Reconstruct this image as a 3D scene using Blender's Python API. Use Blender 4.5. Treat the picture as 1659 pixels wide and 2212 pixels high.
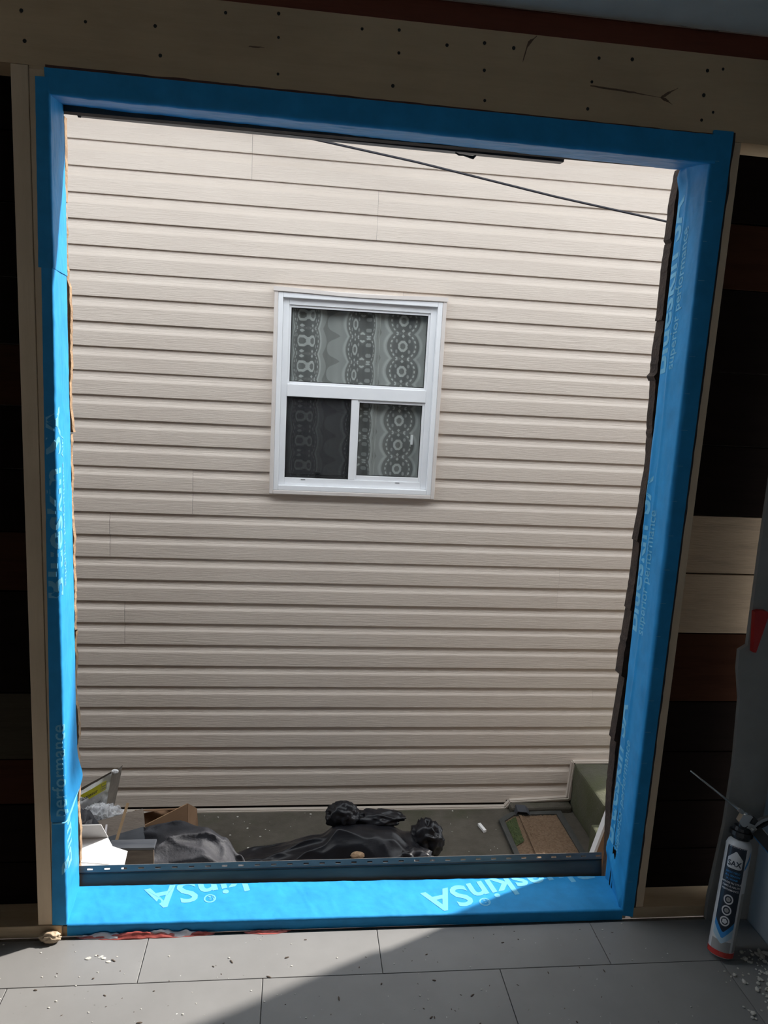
import bpy, bmesh, math, random
from mathutils import Vector, Matrix, noise

for o in list(bpy.data.objects):
    bpy.data.objects.remove(o, do_unlink=True)
scene = bpy.context.scene
COL = scene.collection
rnd = random.Random(7)

# ------------------------------------------------------------------ camera
EYE = 1.549
ROLL, PITCH, YAW, FPX = 0.054118, -0.180831, 0.120039, 1640.0
fwd = Vector((math.sin(YAW) * math.cos(PITCH), math.cos(YAW) * math.cos(PITCH), math.sin(PITCH)))
rgt = Vector((math.cos(YAW), -math.sin(YAW), 0))
upv = rgt.cross(fwd)
r2 = math.cos(ROLL) * rgt + math.sin(ROLL) * upv
u2 = -math.sin(ROLL) * rgt + math.cos(ROLL) * upv
cam_data = bpy.data.cameras.new('camera')
cam = bpy.data.objects.new('camera', cam_data)
COL.objects.link(cam)
cam_data.sensor_fit = 'VERTICAL'
cam_data.sensor_height = 24.0
cam_data.lens = 24.0 * FPX / 2212.0
cam_data.clip_start = 0.02
cam.matrix_world = Matrix(((r2.x, u2.x, -fwd.x, 0), (r2.y, u2.y, -fwd.y, 0), (r2.z, u2.z, -fwd.z, EYE), (0, 0, 0, 1)))
scene.camera = cam

# ------------------------------------------------------------------ world, sun, exposure
world = bpy.data.worlds.new('sky')
scene.world = world
world.use_nodes = True
wn = world.node_tree.nodes['Background']
wn.inputs['Color'].default_value = (0.90, 0.95, 1.0, 1)     # bright hazy overcast-white sky
wn.inputs['Strength'].default_value = 3.5
sun_data = bpy.data.lights.new('sun', 'SUN')
sun_data.energy = 8.5
sun_data.angle = math.radians(1.6)
sun_data.color = (1.0, 0.95, 0.88)
sun = bpy.data.objects.new('sun', sun_data)
COL.objects.link(sun)
EL = math.radians(39)
AZ = Vector((-0.911, -0.412, 0)).normalized()
sdir = Vector((AZ.x * math.cos(EL), AZ.y * math.cos(EL), -math.sin(EL)))
sun.rotation_euler = sdir.to_track_quat('-Z', 'Y').to_euler()
sun.location = (4, 5, 8)

vs = scene.view_settings
vs.view_transform = 'Standard'
vs.look = 'None'
vs.gamma = 1.0
vs.use_curve_mapping = False
vs.exposure = 0.0

# ------------------------------------------------------------------ helpers
WORG = {}

def tag(o, label=None, cat=None, group=None, kind=None):
    if label: o['label'] = label
    if cat: o['category'] = cat
    if group: o['group'] = group
    if kind: o['kind'] = kind
    return o

def place(o, worg, parent):
    p = Vector(worg)
    WORG[o.name] = p
    if parent is not None:
        o.parent = parent
        o.location = p - WORG[parent.name]
    else:
        o.location = p
    return o

def thing(name, loc, label, cat, group=None, kind=None):
    o = bpy.data.objects.new(name, None)
    COL.objects.link(o)
    o.empty_display_size = 0.05
    place(o, loc, None)
    return tag(o, label, cat, group, kind)

def mk(name, verts, faces, mat, parent=None, smooth=False, base=True, attr=None):
    xs = [v[0] for v in verts]; ys = [v[1] for v in verts]; zs = [v[2] for v in verts]
    c = Vector(((min(xs) + max(xs)) / 2, (min(ys) + max(ys)) / 2, min(zs)))
    me = bpy.data.meshes.new(name)
    me.from_pydata([(v[0] - c.x, v[1] - c.y, v[2] - c.z) for v in verts], [], faces)
    if attr:
        a = me.attributes.new(attr[0], 'FLOAT', 'POINT')
        a.data.foreach_set('value', attr[1])
    me.update()
    if smooth:
        me.polygons.foreach_set('use_smooth', [True] * len(me.polygons))
    if mat: me.materials.append(mat)
    o = bpy.data.objects.new(name, me)
    COL.objects.link(o)
    return place(o, c, parent)

def mk_bm(name, bm, mat, parent=None, smooth=False):
    vs_ = [tuple(v.co) for v in bm.verts]
    bm.verts.index_update()
    fs = [[v.index for v in f.verts] for f in bm.faces]
    bm.free()
    return mk(name, vs_, fs, mat, parent, smooth)

def share(name, src, worg, parent=None, rot=None, scale=None):
    o = bpy.data.objects.new(name, src.data)
    COL.objects.link(o)
    place(o, worg, parent)
    if rot: o.rotation_euler = rot
    if scale: o.scale = scale
    return o

def bm_box(bm, x0, x1, y0, y1, z0, z1, bev=0.0, M=None):
    geo = bmesh.ops.create_cube(bm, size=1.0)
    vs_ = geo['verts']
    for v in vs_:
        v.co = Vector((x0 + (v.co.x + .5) * (x1 - x0), y0 + (v.co.y + .5) * (y1 - y0), z0 + (v.co.z + .5) * (z1 - z0)))
    if bev > 0:
        ed = list({e for v in vs_ for e in v.link_edges})
        r = bmesh.ops.bevel(bm, geom=ed, offset=bev, segments=2, affect='EDGES', profile=.5)
        vs_ = list({v for f in r['faces'] for v in f.verts} | {v for v in vs_ if v.is_valid})
    if M is not None:
        for v in vs_: v.co = M @ v.co
    return vs_

def box(name, x0, x1, y0, y1, z0, z1, mat, parent=None, bev=0.0, M=None):
    bm = bmesh.new()
    bm_box(bm, x0, x1, y0, y1, z0, z1, bev, M)
    return mk_bm(name, bm, mat, parent)

def hexa(name, pts, mat, parent=None):
    """pts: 8 points, front (y low) 4 counter-clockwise from bottom-left then back 4."""
    f = [(0, 1, 2, 3), (7, 6, 5, 4), (0, 4, 5, 1), (1, 5, 6, 2), (2, 6, 7, 3), (3, 7, 4, 0)]
    return mk(name, pts, f, mat, parent)

def bar_verts(p0, p1, w, d, up=Vector((0, 1, 0))):
    p0 = Vector(p0); p1 = Vector(p1)
    a = (p1 - p0).normalized()
    s = a.cross(up).normalized()
    t = s.cross(a).normalized()
    vs_ = []
    for p in (p0, p1):
        for (i, j) in ((-1, -1), (1, -1), (1, 1), (-1, 1)):
            vs_.append(tuple(p + s * (i * w / 2) + t * (j * d / 2)))
    fs = [(0, 3, 2, 1), (4, 5, 6, 7), (0, 1, 5, 4), (1, 2, 6, 5), (2, 3, 7, 6), (3, 0, 4, 7)]
    return vs_, fs

def bar(name, p0, p1, w, d, mat, parent=None, up=Vector((0, 1, 0))):
    v, f = bar_verts(p0, p1, w, d, up)
    return mk(name, v, f, mat, parent)

def tube_data(pts, rads, n=10, cap=True):
    pts = [Vector(p) for p in pts]
    if not isinstance(rads, (list, tuple)): rads = [rads] * len(pts)
    vs_, fs = [], []
    ref = Vector((0.13, 0.21, 0.97))
    for i, p in enumerate(pts):
        a = (pts[min(i + 1, len(pts) - 1)] - pts[max(i - 1, 0)]).normalized()
        s = a.cross(ref)
        if s.length < 1e-3: s = a.cross(Vector((1, 0, 0)))
        s.normalize()
        t = a.cross(s)
        for k in range(n):
            an = 2 * math.pi * k / n
            vs_.append(tuple(p + (s * math.cos(an) + t * math.sin(an)) * rads[i]))
    for i in range(len(pts) - 1):
        for k in range(n):
            k2 = (k + 1) % n
            fs.append((i * n + k, i * n + k2, (i + 1) * n + k2, (i + 1) * n + k))
    if cap:
        fs.append(tuple(range(n - 1, -1, -1)))
        m = (len(pts) - 1) * n
        fs.append(tuple(range(m, m + n)))
    return vs_, fs

def tube(name, pts, rads, mat, parent=None, n=10, smooth=True):
    v, f = tube_data(pts, rads, n)
    return mk(name, v, f, mat, parent, smooth)

def grid_faces(nu, nv):
    fs = []
    for i in range(nu - 1):
        for j in range(nv - 1):
            a = i * nv + j
            fs.append((a, a + 1, a + nv + 1, a + nv))
    return fs

def nz(x, y, z=0.0):
    return noise.noise(Vector((x, y, z)))

def text_bm(s, size, bold=0.0, cuts=1):
    cu = bpy.data.curves.new('txt', 'FONT')
    cu.body = s; cu.size = size; cu.offset = bold
    cu.resolution_u = 3
    ob = bpy.data.objects.new('txt', cu)
    COL.objects.link(ob)
    dg = bpy.context.evaluated_depsgraph_get()
    me = bpy.data.meshes.new_from_object(ob.evaluated_get(dg))
    bpy.data.objects.remove(ob, do_unlink=True)
    bpy.data.curves.remove(cu)
    bm = bmesh.new()
    bm.from_mesh(me)
    bpy.data.meshes.remove(me)
    bmesh.ops.triangulate(bm, faces=bm.faces[:])
    if cuts:
        bmesh.ops.subdivide_edges(bm, edges=bm.edges[:], cuts=cuts, use_grid_fill=True)
        bmesh.ops.triangulate(bm, faces=bm.faces[:])
    return bm

def bisect(bm, co, no):
    bmesh.ops.bisect_plane(bm, geom=bm.verts[:] + bm.edges[:] + bm.faces[:], plane_co=co, plane_no=no, clear_outer=True)

# ------------------------------------------------------------------ materials
MATS = {}

def new_mat(name):
    m = bpy.data.materials.new(name)
    m.use_nodes = True
    MATS[name] = m
    return m, m.node_tree.nodes, m.node_tree.links, m.node_tree.nodes['Principled BSDF']

def coords(N, L, stretch=(1, 1, 1)):
    tc = N.new('ShaderNodeTexCoord')
    oi = N.new('ShaderNodeObjectInfo')
    mul = N.new('ShaderNodeMath'); mul.operation = 'MULTIPLY'; mul.inputs[1].default_value = 37.0
    L.new(oi.outputs['Random'], mul.inputs[0])
    add = N.new('ShaderNodeVectorMath'); add.operation = 'ADD'
    L.new(tc.outputs['Object'], add.inputs[0])
    L.new(mul.outputs[0], add.inputs[1])
    mp = N.new('ShaderNodeMapping')
    mp.inputs['Scale'].default_value = stretch
    L.new(add.outputs[0], mp.inputs['Vector'])
    return mp.outputs['Vector']

def noise_node(N, L, vec, scale, detail=4, rough=.6):
    t = N.new('ShaderNodeTexNoise')
    t.inputs['Scale'].default_value = scale
    t.inputs['Detail'].default_value = detail
    t.inputs['Roughness'].default_value = rough
    L.new(vec, t.inputs['Vector'])
    return t.outputs['Fac']

def ramp(N, L, fac, stops):
    r = N.new('ShaderNodeValToRGB')
    el = r.color_ramp.elements
    while len(el) < len(stops): el.new(0.5)
    for e, (p, c) in zip(el, stops):
        e.position = p
        e.color = (c[0], c[1], c[2], 1)
    L.new(fac, r.inputs['Fac'])
    return r.outputs['Color']

def bump(N, L, h, bsdf, strength, dist=0.002, prev=None):
    b = N.new('ShaderNodeBump')
    b.inputs['Strength'].default_value = strength
    b.inputs['Distance'].default_value = dist
    L.new(h, b.inputs['Height'])
    if prev is not None: L.new(prev, b.inputs['Normal'])
    L.new(b.outputs['Normal'], bsdf.inputs['Normal'])
    return b.outputs['Normal']

def mixc(N, L, fac, a, b, mode='MIX'):
    m = N.new('ShaderNodeMix')
    m.data_type = 'RGBA'; m.blend_type = mode
    if isinstance(fac, (int, float)): m.inputs['Factor'].default_value = fac
    else: L.new(fac, m.inputs['Factor'])
    for sock, v in ((m.inputs[6], a), (m.inputs[7], b)):
        if isinstance(v, tuple): sock.default_value = (v[0], v[1], v[2], 1)
        else: L.new(v, sock)
    return m.outputs[2]

def pmat(name, c1, c2, scale=8, stretch=(1, 1, 1), rough=.6, bscale=60, bstr=.15, bdist=.002, spec=.5, metal=0, lo=.3, hi=.7):
    m, N, L, B = new_mat(name)
    v = coords(N, L, stretch)
    f = noise_node(N, L, v, scale)
    L.new(ramp(N, L, f, [(lo, c1), (hi, c2)]), B.inputs['Base Color'])
    B.inputs['Roughness'].default_value = rough
    B.inputs['Specular IOR Level'].default_value = spec
    B.inputs['Metallic'].default_value = metal
    if bstr > 0:
        h = noise_node(N, L, v, bscale, 3)
        bump(N, L, h, B, bstr, bdist)
    return m

def wood(name, c1, c2, stretch, rough=.75, knots=True, bstr=.3):
    m, N, L, B = new_mat(name)
    v = coords(N, L, stretch)
    f = noise_node(N, L, v, 9, 6, .65)
    f2 = noise_node(N, L, v, 60, 3, .6)
    col = ramp(N, L, f, [(.25, c2), (.5, c1), (.75, tuple(min(1, a * 1.12) for a in c1))])
    col = mixc(N, L, .25, col, ramp(N, L, f2, [(.35, c2), (.65, c1)]))
    vb = coords(N, L)
    st = noise_node(N, L, vb, 2.2, 3, .6)
    col = mixc(N, L, .35, col, ramp(N, L, st, [(.35, tuple(a * .55 for a in c1)), (.6, c1)]))
    L.new(col, B.inputs['Base Color'])
    B.inputs['Roughness'].default_value = rough
    B.inputs['Specular IOR Level'].default_value = .25 if max(c1) > .1 else 0.0
    bump(N, L, f2, B, bstr, .0015)
    return m

# vinyl siding: embossed wood grain running along x
m, N, L, B = new_mat('siding_vinyl')
v = coords(N, L, (.9, 1, 9))
vg = coords(N, L, (4, 1, 90))
g = noise_node(N, L, vg, 2.6, 4, .65)
c = noise_node(N, L, v, 2.0, 3)
L.new(ramp(N, L, c, [(.3, (.635, .55, .475)), (.7, (.685, .60, .52))]), B.inputs['Base Color'])
B.inputs['Roughness'].default_value = .42
bump(N, L, g, B, .75, .003)
M_SIDING = m
M_SIDTRIM = pmat('siding_trim', (.44, .385, .33), (.52, .46, .40), 5, (.5, 1, 1), .45, 80, .05)
M_BACKING = pmat('backing_felt', (.03, .025, .02), (.05, .04, .035), 5)
M_WHITE = pmat('white_vinyl', (.82, .83, .85), (.88, .89, .90), 6, rough=.35, bstr=.03)
M_CASING = pmat('casing_vinyl', (.66, .60, .56), (.74, .69, .65), 6, rough=.4, bstr=.05)
M_GASKET = pmat('gasket_black', (.008, .008, .009), (.02, .02, .02), 10, rough=.5)
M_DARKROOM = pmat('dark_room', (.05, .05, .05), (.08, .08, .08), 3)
M_LATCH = pmat('latch_pale', (.5, .53, .52), (.6, .63, .62), 10, rough=.4)

# thin window glass
m, N, L, B = new_mat('window_glass')
N.remove(B)
out = N['Material Output']
tr = N.new('ShaderNodeBsdfTransparent'); tr.inputs['Color'].default_value = (.97, .985, .975, 1)
gl = N.new('ShaderNodeBsdfGlossy'); gl.inputs['Roughness'].default_value = .02
lw = N.new('ShaderNodeLayerWeight')
pw = N.new('ShaderNodeMath'); pw.operation = 'POWER'; pw.inputs[1].default_value = 5.0
L.new(lw.outputs['Facing'], pw.inputs[0])
fr = N.new('ShaderNodeMath'); fr.operation = 'MULTIPLY_ADD'; fr.inputs[1].default_value = .9; fr.inputs[2].default_value = .05
L.new(pw.outputs[0], fr.inputs[0])
mx = N.new('ShaderNodeMixShader')
L.new(fr.outputs[0], mx.inputs[0]); L.new(tr.outputs[0], mx.inputs[1]); L.new(gl.outputs[0], mx.inputs[2])
L.new(mx.outputs[0], out.inputs['Surface'])
M_GLASS = m

# insect screen: fine dark mesh, mostly see-through
m, N, L, B = new_mat('insect_screen')
out = N['Material Output']
B.inputs['Base Color'].default_value = (.03, .03, .035, 1)
B.inputs['Roughness'].default_value = .6
tr = N.new('ShaderNodeBsdfTransparent')
mx = N.new('ShaderNodeMixShader'); mx.inputs[0].default_value = .40
L.new(tr.outputs[0], mx.inputs[1]); L.new(B.outputs[0], mx.inputs[2])
L.new(mx.outputs[0], out.inputs['Surface'])
M_SCREEN = m

# lace curtain: woven pattern stored per vertex
m, N, L, B = new_mat('lace')
at = N.new('ShaderNodeAttribute'); at.attribute_name = 'lace'
L.new(ramp(N, L, at.outputs['Fac'], [(0, (.115, .115, .117)), (.45, (.225, .225, .22)), (1, (.56, .57, .56))]), B.inputs['Base Color'])
B.inputs['Roughness'].default_value = .9
M_LACE = m

# self-adhesive membrane
def membrane_mat(name, col, rough):
    m, N, L, B = new_mat(name)
    v = coords(N, L)
    a = noise_node(N, L, v, 14, 4, .6)
    b_ = noise_node(N, L, v, 120, 3, .6)
    c = ramp(N, L, a, [(.25, tuple(x * .85 for x in col)), (.75, tuple(min(1, x * 1.12) for x in col))])
    L.new(c, B.inputs['Base Color'])
    B.inputs['Roughness'].default_value = rough
    B.inputs['Specular IOR Level'].default_value = .16
    n1 = bump(N, L, a, B, .25, .006)
    bump(N, L, b_, B, .12, .0015, n1)
    return m
M_BLUE = membrane_mat('blue_membrane', (.030, .295, .63), .46)
M_BLUETXT = membrane_mat('membrane_print', (.17, .50, .73), .4)
M_ADH = pmat('adhesive_black', (.012, .010, .012), (.035, .02, .02), 30, rough=.5)
M_EDGERED = pmat('edge_dark_red', (.05, .014, .010), (.10, .03, .02), 20, rough=.6)

M_HEADER = wood('header_wood', (.64, .475, .30), (.53, .38, .235), (.35, 2, 3))
M_STUD = wood('stud_wood', (.76, .59, .41), (.66, .50, .33), (3, 3, .3))
M_PLATE = wood('plate_wood', (.50, .38, .25), (.36, .26, .16), (.35, 2, 3))
M_REDBEAM = wood('red_beam', (.20, .062, .038), (.12, .038, .024), (.35, 2, 3))
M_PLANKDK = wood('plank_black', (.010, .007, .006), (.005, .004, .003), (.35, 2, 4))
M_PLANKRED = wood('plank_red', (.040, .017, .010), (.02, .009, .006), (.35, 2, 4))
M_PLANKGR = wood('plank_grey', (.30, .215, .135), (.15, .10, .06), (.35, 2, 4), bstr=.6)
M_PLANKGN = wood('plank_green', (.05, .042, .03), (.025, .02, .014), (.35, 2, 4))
M_HOLE = pmat('nail_hole', (.006, .005, .004), (.012, .01, .008), 10)
M_CRACK = pmat('wood_crack', (.13, .075, .045), (.17, .10, .06), 10)
M_SHINGLE = pmat('cladding_brown', (.026, .016, .012), (.062, .038, .026), 30, rough=.9, bscale=120, bstr=.8, bdist=.004)
M_EXTWALL = pmat('exterior_brown', (.045, .033, .026), (.08, .06, .05), 8, rough=.9, bscale=80, bstr=.5)
M_SPLINTER = pmat('splinter_wood', (.20, .12, .07), (.40, .27, .16), 40, rough=.9, bscale=150, bstr=.8, bdist=.004)
M_DRYWALL = pmat('drywall_grey', (.27, .265, .25), (.34, .335, .32), 6, rough=.9, bstr=.1)
M_DRYWALLB = pmat('drywall_blue', (.30, .33, .35), (.36, .39, .41), 5, rough=.85, bstr=.1)
M_CEIL = pmat('ceiling_drywall', (.50, .51, .48), (.58, .59, .56), 7, rough=.9, bstr=.15)
M_ROOM = pmat('room_wall', (.68, .64, .58), (.76, .72, .66), 4, rough=.9, bstr=.05)

# floor tile
m, N, L, B = new_mat('floor_tile')
v = coords(N, L)
a = noise_node(N, L, v, 3.5, 6, .6)
col = ramp(N, L, a, [(.3, (.19, .185, .18)), (.7, (.235, .23, .225))])
s = noise_node(N, L, v, 95, 2, .5)
col = mixc(N, L, ramp(N, L, s, [(.76, (0, 0, 0)), (.80, (1, 1, 1))]), col, (.58, .57, .54))
s2 = noise_node(N, L, coords(N, L, (1, 1.7, 1)), 70, 2, .5)
col = mixc(N, L, ramp(N, L, s2, [(.745, (0, 0, 0)), (.78, (1, 1, 1))]), col, (.12, .11, .10))
L.new(col, B.inputs['Base Color'])
B.inputs['Roughness'].default_value = .55
bump(N, L, noise_node(N, L, v, 45, 4), B, .12, .001)
M_TILE = m
M_GROUT = pmat('grout', (.10, .095, .09), (.16, .15, .14), 40, rough=.95)

# mossy concrete
def concrete(name, c1, c2, moss, lo, hi, bd=.006):
    m, N, L, B = new_mat(name)
    v = coords(N, L)
    a = noise_node(N, L, v, 9, 6, .65)
    col = ramp(N, L, a, [(.3, c1), (.7, c2)])
    mo = noise_node(N, L, coords(N, L, (1, 1, 1)), 4, 5, .6)
    col = mixc(N, L, ramp(N, L, mo, [(lo, (0, 0, 0)), (hi, (1, 1, 1))]), col, moss)
    p = noise_node(N, L, v, 130, 2, .5)
    col = mixc(N, L, ramp(N, L, p, [(.72, (0, 0, 0)), (.78, (.6, .6, .6))]), col, (.30, .28, .24))
    L.new(col, B.inputs['Base Color'])
    B.inputs['Roughness'].default_value = .95
    bump(N, L, noise_node(N, L, v, 90, 4), B, .6, bd)
    return m
M_GROUND = concrete('alley_concrete', (.058, .050, .037), (.095, .084, .066), (.048, .049, .026), .48, .72)
M_STEP = concrete('mossy_concrete', (.058, .056, .040), (.10, .096, .070), (.066, .070, .034), .36, .62)
M_COIR = pmat('coir', (.13, .08, .045), (.22, .145, .09), 90, rough=1, bscale=160, bstr=1, bdist=.01)
M_RUBBER = pmat('rubber', (.03, .032, .03), (.055, .055, .05), 20, rough=.7)
M_MOSS = pmat('moss', (.03, .048, .014), (.07, .09, .028), 60, rough=1, bscale=140, bstr=1, bdist=.01)
M_FOUND = pmat('foundation_red', (.15, .10, .075), (.22, .15, .11), 14, rough=.9)

M_BAG = pmat('black_plastic', (.007, .007, .009), (.014, .014, .017), 9, rough=.34, bscale=22, bstr=.25, bdist=.006, spec=.28)
M_BAGDUST = pmat('dusty_black_plastic', (.016, .016, .019), (.048, .048, .055), 7, rough=.68, bscale=34, bstr=.6, bdist=.008, spec=.3)
M_CARD = pmat('cardboard', (.22, .125, .065), (.29, .17, .095), 7, rough=.85, bstr=.1)
M_PAPERW = pmat('white_card', (.70, .69, .68), (.80, .79, .78), 9, rough=.7, bstr=.1)
M_CARDSHADE = pmat('shaded_white_card', (.34, .34, .345), (.42, .42, .425), 9, rough=.75, bstr=.1)  # white card darkened to grey, the flap's shade put into the colour
M_SACK = pmat('grey_paper_sack', (.55, .55, .55), (.74, .74, .73), 14, rough=.7, bscale=30, bstr=.5, bdist=.006)
M_KRAFT = pmat('kraft_inner', (.10, .085, .07), (.16, .135, .11), 14, rough=.9, bstr=.3)
M_YELLOW = pmat('yellow_print', (.70, .66, .02), (.80, .76, .05), 14, rough=.6)
M_INK = pmat('black_ink', (.02, .02, .02), (.04, .04, .04), 14, rough=.6)
M_INKG = pmat('grey_ink', (.16, .16, .17), (.22, .22, .23), 14, rough=.6)
M_OLDWOOD = wood('weathered_wood', (.23, .19, .155), (.10, .08, .065), (.9, 6, 9), bstr=.8)
M_LATH = wood('lath_wood', (.27, .18, .10), (.16, .10, .055), (3, 3, .4))
M_OFFCUT = pmat('offcut_brown', (.09, .07, .055), (.17, .14, .11), 20, (.4, 2, 2), .6, 60, .4)
M_SLATE = pmat('slate_metal', (.10, .088, .075), (.17, .15, .125), 7, (.6, 3, 3), .6, 30, .15, spec=.25)
M_SLATEHEM = pmat('slate_hem', (.19, .175, .16), (.27, .25, .23), 20, (.6, 3, 3), .6, 60, .15, spec=.25)
M_GREENEDGE = pmat('slate_dark', (.03, .035, .045), (.06, .065, .075), 9, (.6, 3, 3), .4, 60, .1)
M_CABLE = pmat('cable_black', (.012, .012, .018), (.02, .02, .028), 20, rough=.4)
M_FOAM = pmat('foam_cream', (.42, .31, .20), (.55, .43, .31), 20, rough=.6, bscale=40, bstr=.6, bdist=.006)
M_FELTRED = pmat('red_underlay', (.30, .045, .035), (.46, .10, .08), 30, rough=.6, bscale=60, bstr=.4)
M_FELTWHITE = pmat('white_underlay', (.55, .50, .50), (.72, .68, .68), 30, rough=.7, bscale=60, bstr=.4)
M_RED = pmat('red_plastic', (.42, .015, .012), (.50, .025, .02), 12, rough=.4)
M_CRUMB = pmat('plaster_crumb', (.45, .43, .38), (.62, .60, .55), 40, rough=.95)
M_CHIPDK = pmat('dark_chip', (.05, .035, .025), (.12, .09, .07), 40, rough=.95)

m, N, L, B = new_mat('clear_plastic')
out = N['Material Output']
B.inputs['Base Color'].default_value = (.75, .76, .78, 1)
B.inputs['Roughness'].default_value = .15
v = coords(N, L)
bump(N, L, noise_node(N, L, v, 45, 5), B, .9, .012)
tr = N.new('ShaderNodeBsdfTransparent')
mx = N.new('ShaderNodeMixShader')
f = noise_node(N, L, v, 25, 4)
L.new(ramp(N, L, f, [(.35, (.15, .15, .15)), (.7, (.75, .75, .75))]), mx.inputs[0])
L.new(tr.outputs[0], mx.inputs[1]); L.new(B.outputs[0], mx.inputs[2])
L.new(mx.outputs[0], out.inputs['Surface'])
M_CLEAR = m

M_CANWHITE = pmat('can_white', (.62, .62, .63), (.70, .70, .71), 8, rough=.3, bstr=0)
M_CANMETAL = pmat('can_metal', (.5, .5, .5), (.6, .6, .6), 8, rough=.3, bstr=0, metal=.8)
M_CANNAVY = pmat('can_navy', (.012, .018, .03), (.02, .028, .045), 8, rough=.3, bstr=0)
M_CANBLUE = pmat('can_blue', (.03, .22, .55), (.05, .28, .62), 8, rough=.3, bstr=0)
M_CANPALE = pmat('can_pale', (.35, .50, .60), (.45, .60, .70), 8, rough=.3, bstr=0)
M_CANGREY = pmat('can_grey', (.28, .27, .26), (.36, .35, .34), 8, rough=.35, bstr=0)
M_CANRED = pmat('can_red', (.45, .03, .025), (.55, .05, .04), 8, rough=.3, bstr=0)
M_BLACKPL = pmat('black_hard_plastic', (.01, .01, .011), (.02, .02, .022), 10, rough=.4)
M_STEEL = pmat('gun_steel', (.55, .54, .52), (.68, .67, .65), 10, rough=.28, bstr=.03, metal=1)
M_GUNBLUE = pmat('gun_blue', (.02, .12, .30), (.03, .18, .40), 10, rough=.25, bstr=0)

# ================================================================== THE SETTING
OPL, OPR = -.575, .997          # clear opening, inside faces
ZS, ZH = .028, 2.112            # sill and head of the opening
G = -.821                       # alley ground level
YW0, YW1 = 1.90, 2.05           # wall: inside and outside face
SY = 3.81                       # face of the neighbouring siding

# ---- floor with tiles
floor = tag(box('floor', -2.8, 1.40, -2.4, 1.90, -.12, -.006, M_GROUT), 'grey tiled floor inside the room in front of the opening', 'floor', kind='structure')
tile_src = {}
def tile(x0, x1, y0, y1):
    key = (round(x1 - x0, 3), round(y1 - y0, 3))
    if key not in tile_src:
        t = box('tile', x0, x1, y0, y1, -.010, 0, M_TILE, floor, bev=.0012)
        tile_src[key] = t
    else:
        share('tile', tile_src[key], ((x0 + x1) / 2, (y0 + y1) / 2, -.010), floor)
gap = .0018
TW = .627
row_y = [(1.7235, 1.8835)] + [(1.7235 - .315 * (i + 1), 1.7235 - .315 * i) for i in range(4)]
for r, (a, b) in enumerate(row_y):
    off = -.356 if r % 2 == 0 else -.041
    k = -4
    while off + k * TW < 1.39:
        x0 = off + k * TW; x1 = x0 + TW
        x0 = max(x0, -2.79); x1 = min(x1, 1.386)
        if x1 - x0 > .02:
            tile(x0 + gap / 2, x1 - gap / 2, a + gap / 2, b - gap / 2)
        k += 1
box('tile_field', -2.79, 1.386, -2.39, 1.7235 - .315 * 4 - gap, -.010, 0, M_TILE, floor)

# ---- ceiling, side and rear walls of the room
ceil_v = []
ce = bmesh.new()
n = 80
top = [(-2.8 + 4.2 * i / n, 1.893 + .006 * nz(i * .9, 1.7) - .004 * abs(nz(i * .31, 9.1))) for i in range(n + 1)]
lo_v = [ce.verts.new((x, y, 2.394)) for x, y in top] + [ce.verts.new((1.40, -2.4, 2.394)), ce.verts.new((-2.8, -2.4, 2.394))]
hi_v = [ce.verts.new((v.co.x, v.co.y, 2.41)) for v in lo_v]
ce.faces.new(lo_v); ce.faces.new(list(reversed(hi_v)))
for i in range(len(lo_v)):
    j = (i + 1) % len(lo_v)
    ce.faces.new((lo_v[j], lo_v[i], hi_v[i], hi_v[j]))
tag(mk_bm('ceiling', ce, M_CEIL), 'grey drywall ceiling with a ragged edge above the wooden header', 'ceiling', kind='structure')
wr = tag(box('wall_right', 1.388, 1.42, -2.4, 1.90, -.05, 2.42, M_DRYWALLB), 'bluish grey drywall side wall beside the spray foam can', 'wall', kind='structure')
tag(box('wall_left', -2.84, -2.79, -2.4, 1.90, -.05, 2.42, M_ROOM), 'plain side wall of the room away from the opening', 'wall', kind='structure')
wb = thing('wall_rear', (-.7, -2.42, 0), 'plain rear wall of the room with a small unseen opening added for fill daylight', 'wall', kind='structure')
RWX0, RWX1, RWZ0, RWZ1 = -1.2, -.6, 1.0, 1.9  # opening added behind the camera to brighten the dark interior
box('wall_section', -2.84, RWX0, -2.44, -2.4, -.05, 2.42, M_ROOM, wb)
box('wall_section', RWX1, 1.42, -2.44, -2.4, -.05, 2.42, M_ROOM, wb)
box('wall_section', RWX0, RWX1, -2.44, -2.4, -.05, RWZ0, M_ROOM, wb)
box('wall_section', RWX0, RWX1, -2.44, -2.4, RWZ1, 2.42, M_ROOM, wb)

# ---- front wall: framing, planks, cladding
wf = thing('wall_front', (.2, 1.97, 0), 'timber framed wall with bare studs and planks around the opening', 'wall', kind='structure')
# header beam, its underside falls a little to the right
hexa('header_beam', [(-2.8, 1.90, 2.20), (1.40, 1.90, 2.150), (1.40, 1.90, 2.344), (-2.8, 1.90, 2.344),
                     (-2.8, 1.99, 2.20), (1.40, 1.99, 2.150), (1.40, 1.99, 2.344), (-2.8, 1.99, 2.344)], M_HEADER, wf)
hexa('header_board', [(OPL - .036, 1.901, 2.118), (OPR + .036, 1.901, 2.104), (OPR + .036, 1.901, 2.16), (OPL - .036, 1.901, 2.18),
                      (OPL - .036, 2.046, 2.146), (OPR + .036, 2.046, 2.126), (OPR + .036, 2.046, 2.30), (OPL - .036, 2.046, 2.30)], M_HEADER, wf)
box('top_plate', -2.8, 1.40, 1.912, 1.99, 2.344, 2.40, M_REDBEAM, wf)
box('bottom_plate', -2.8, OPL - .012, 1.893, 1.985, 0, .036, M_PLATE, wf, .002)
box('bottom_plate', OPR + .034, 1.40, 1.897, 1.985, -.002, .034, M_PLATE, wf, .002)
box('sill_plate', OPL - .02, OPR + .02, 1.903, 2.046, -.006, ZS - .003, M_PLATE, wf, .001)
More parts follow.
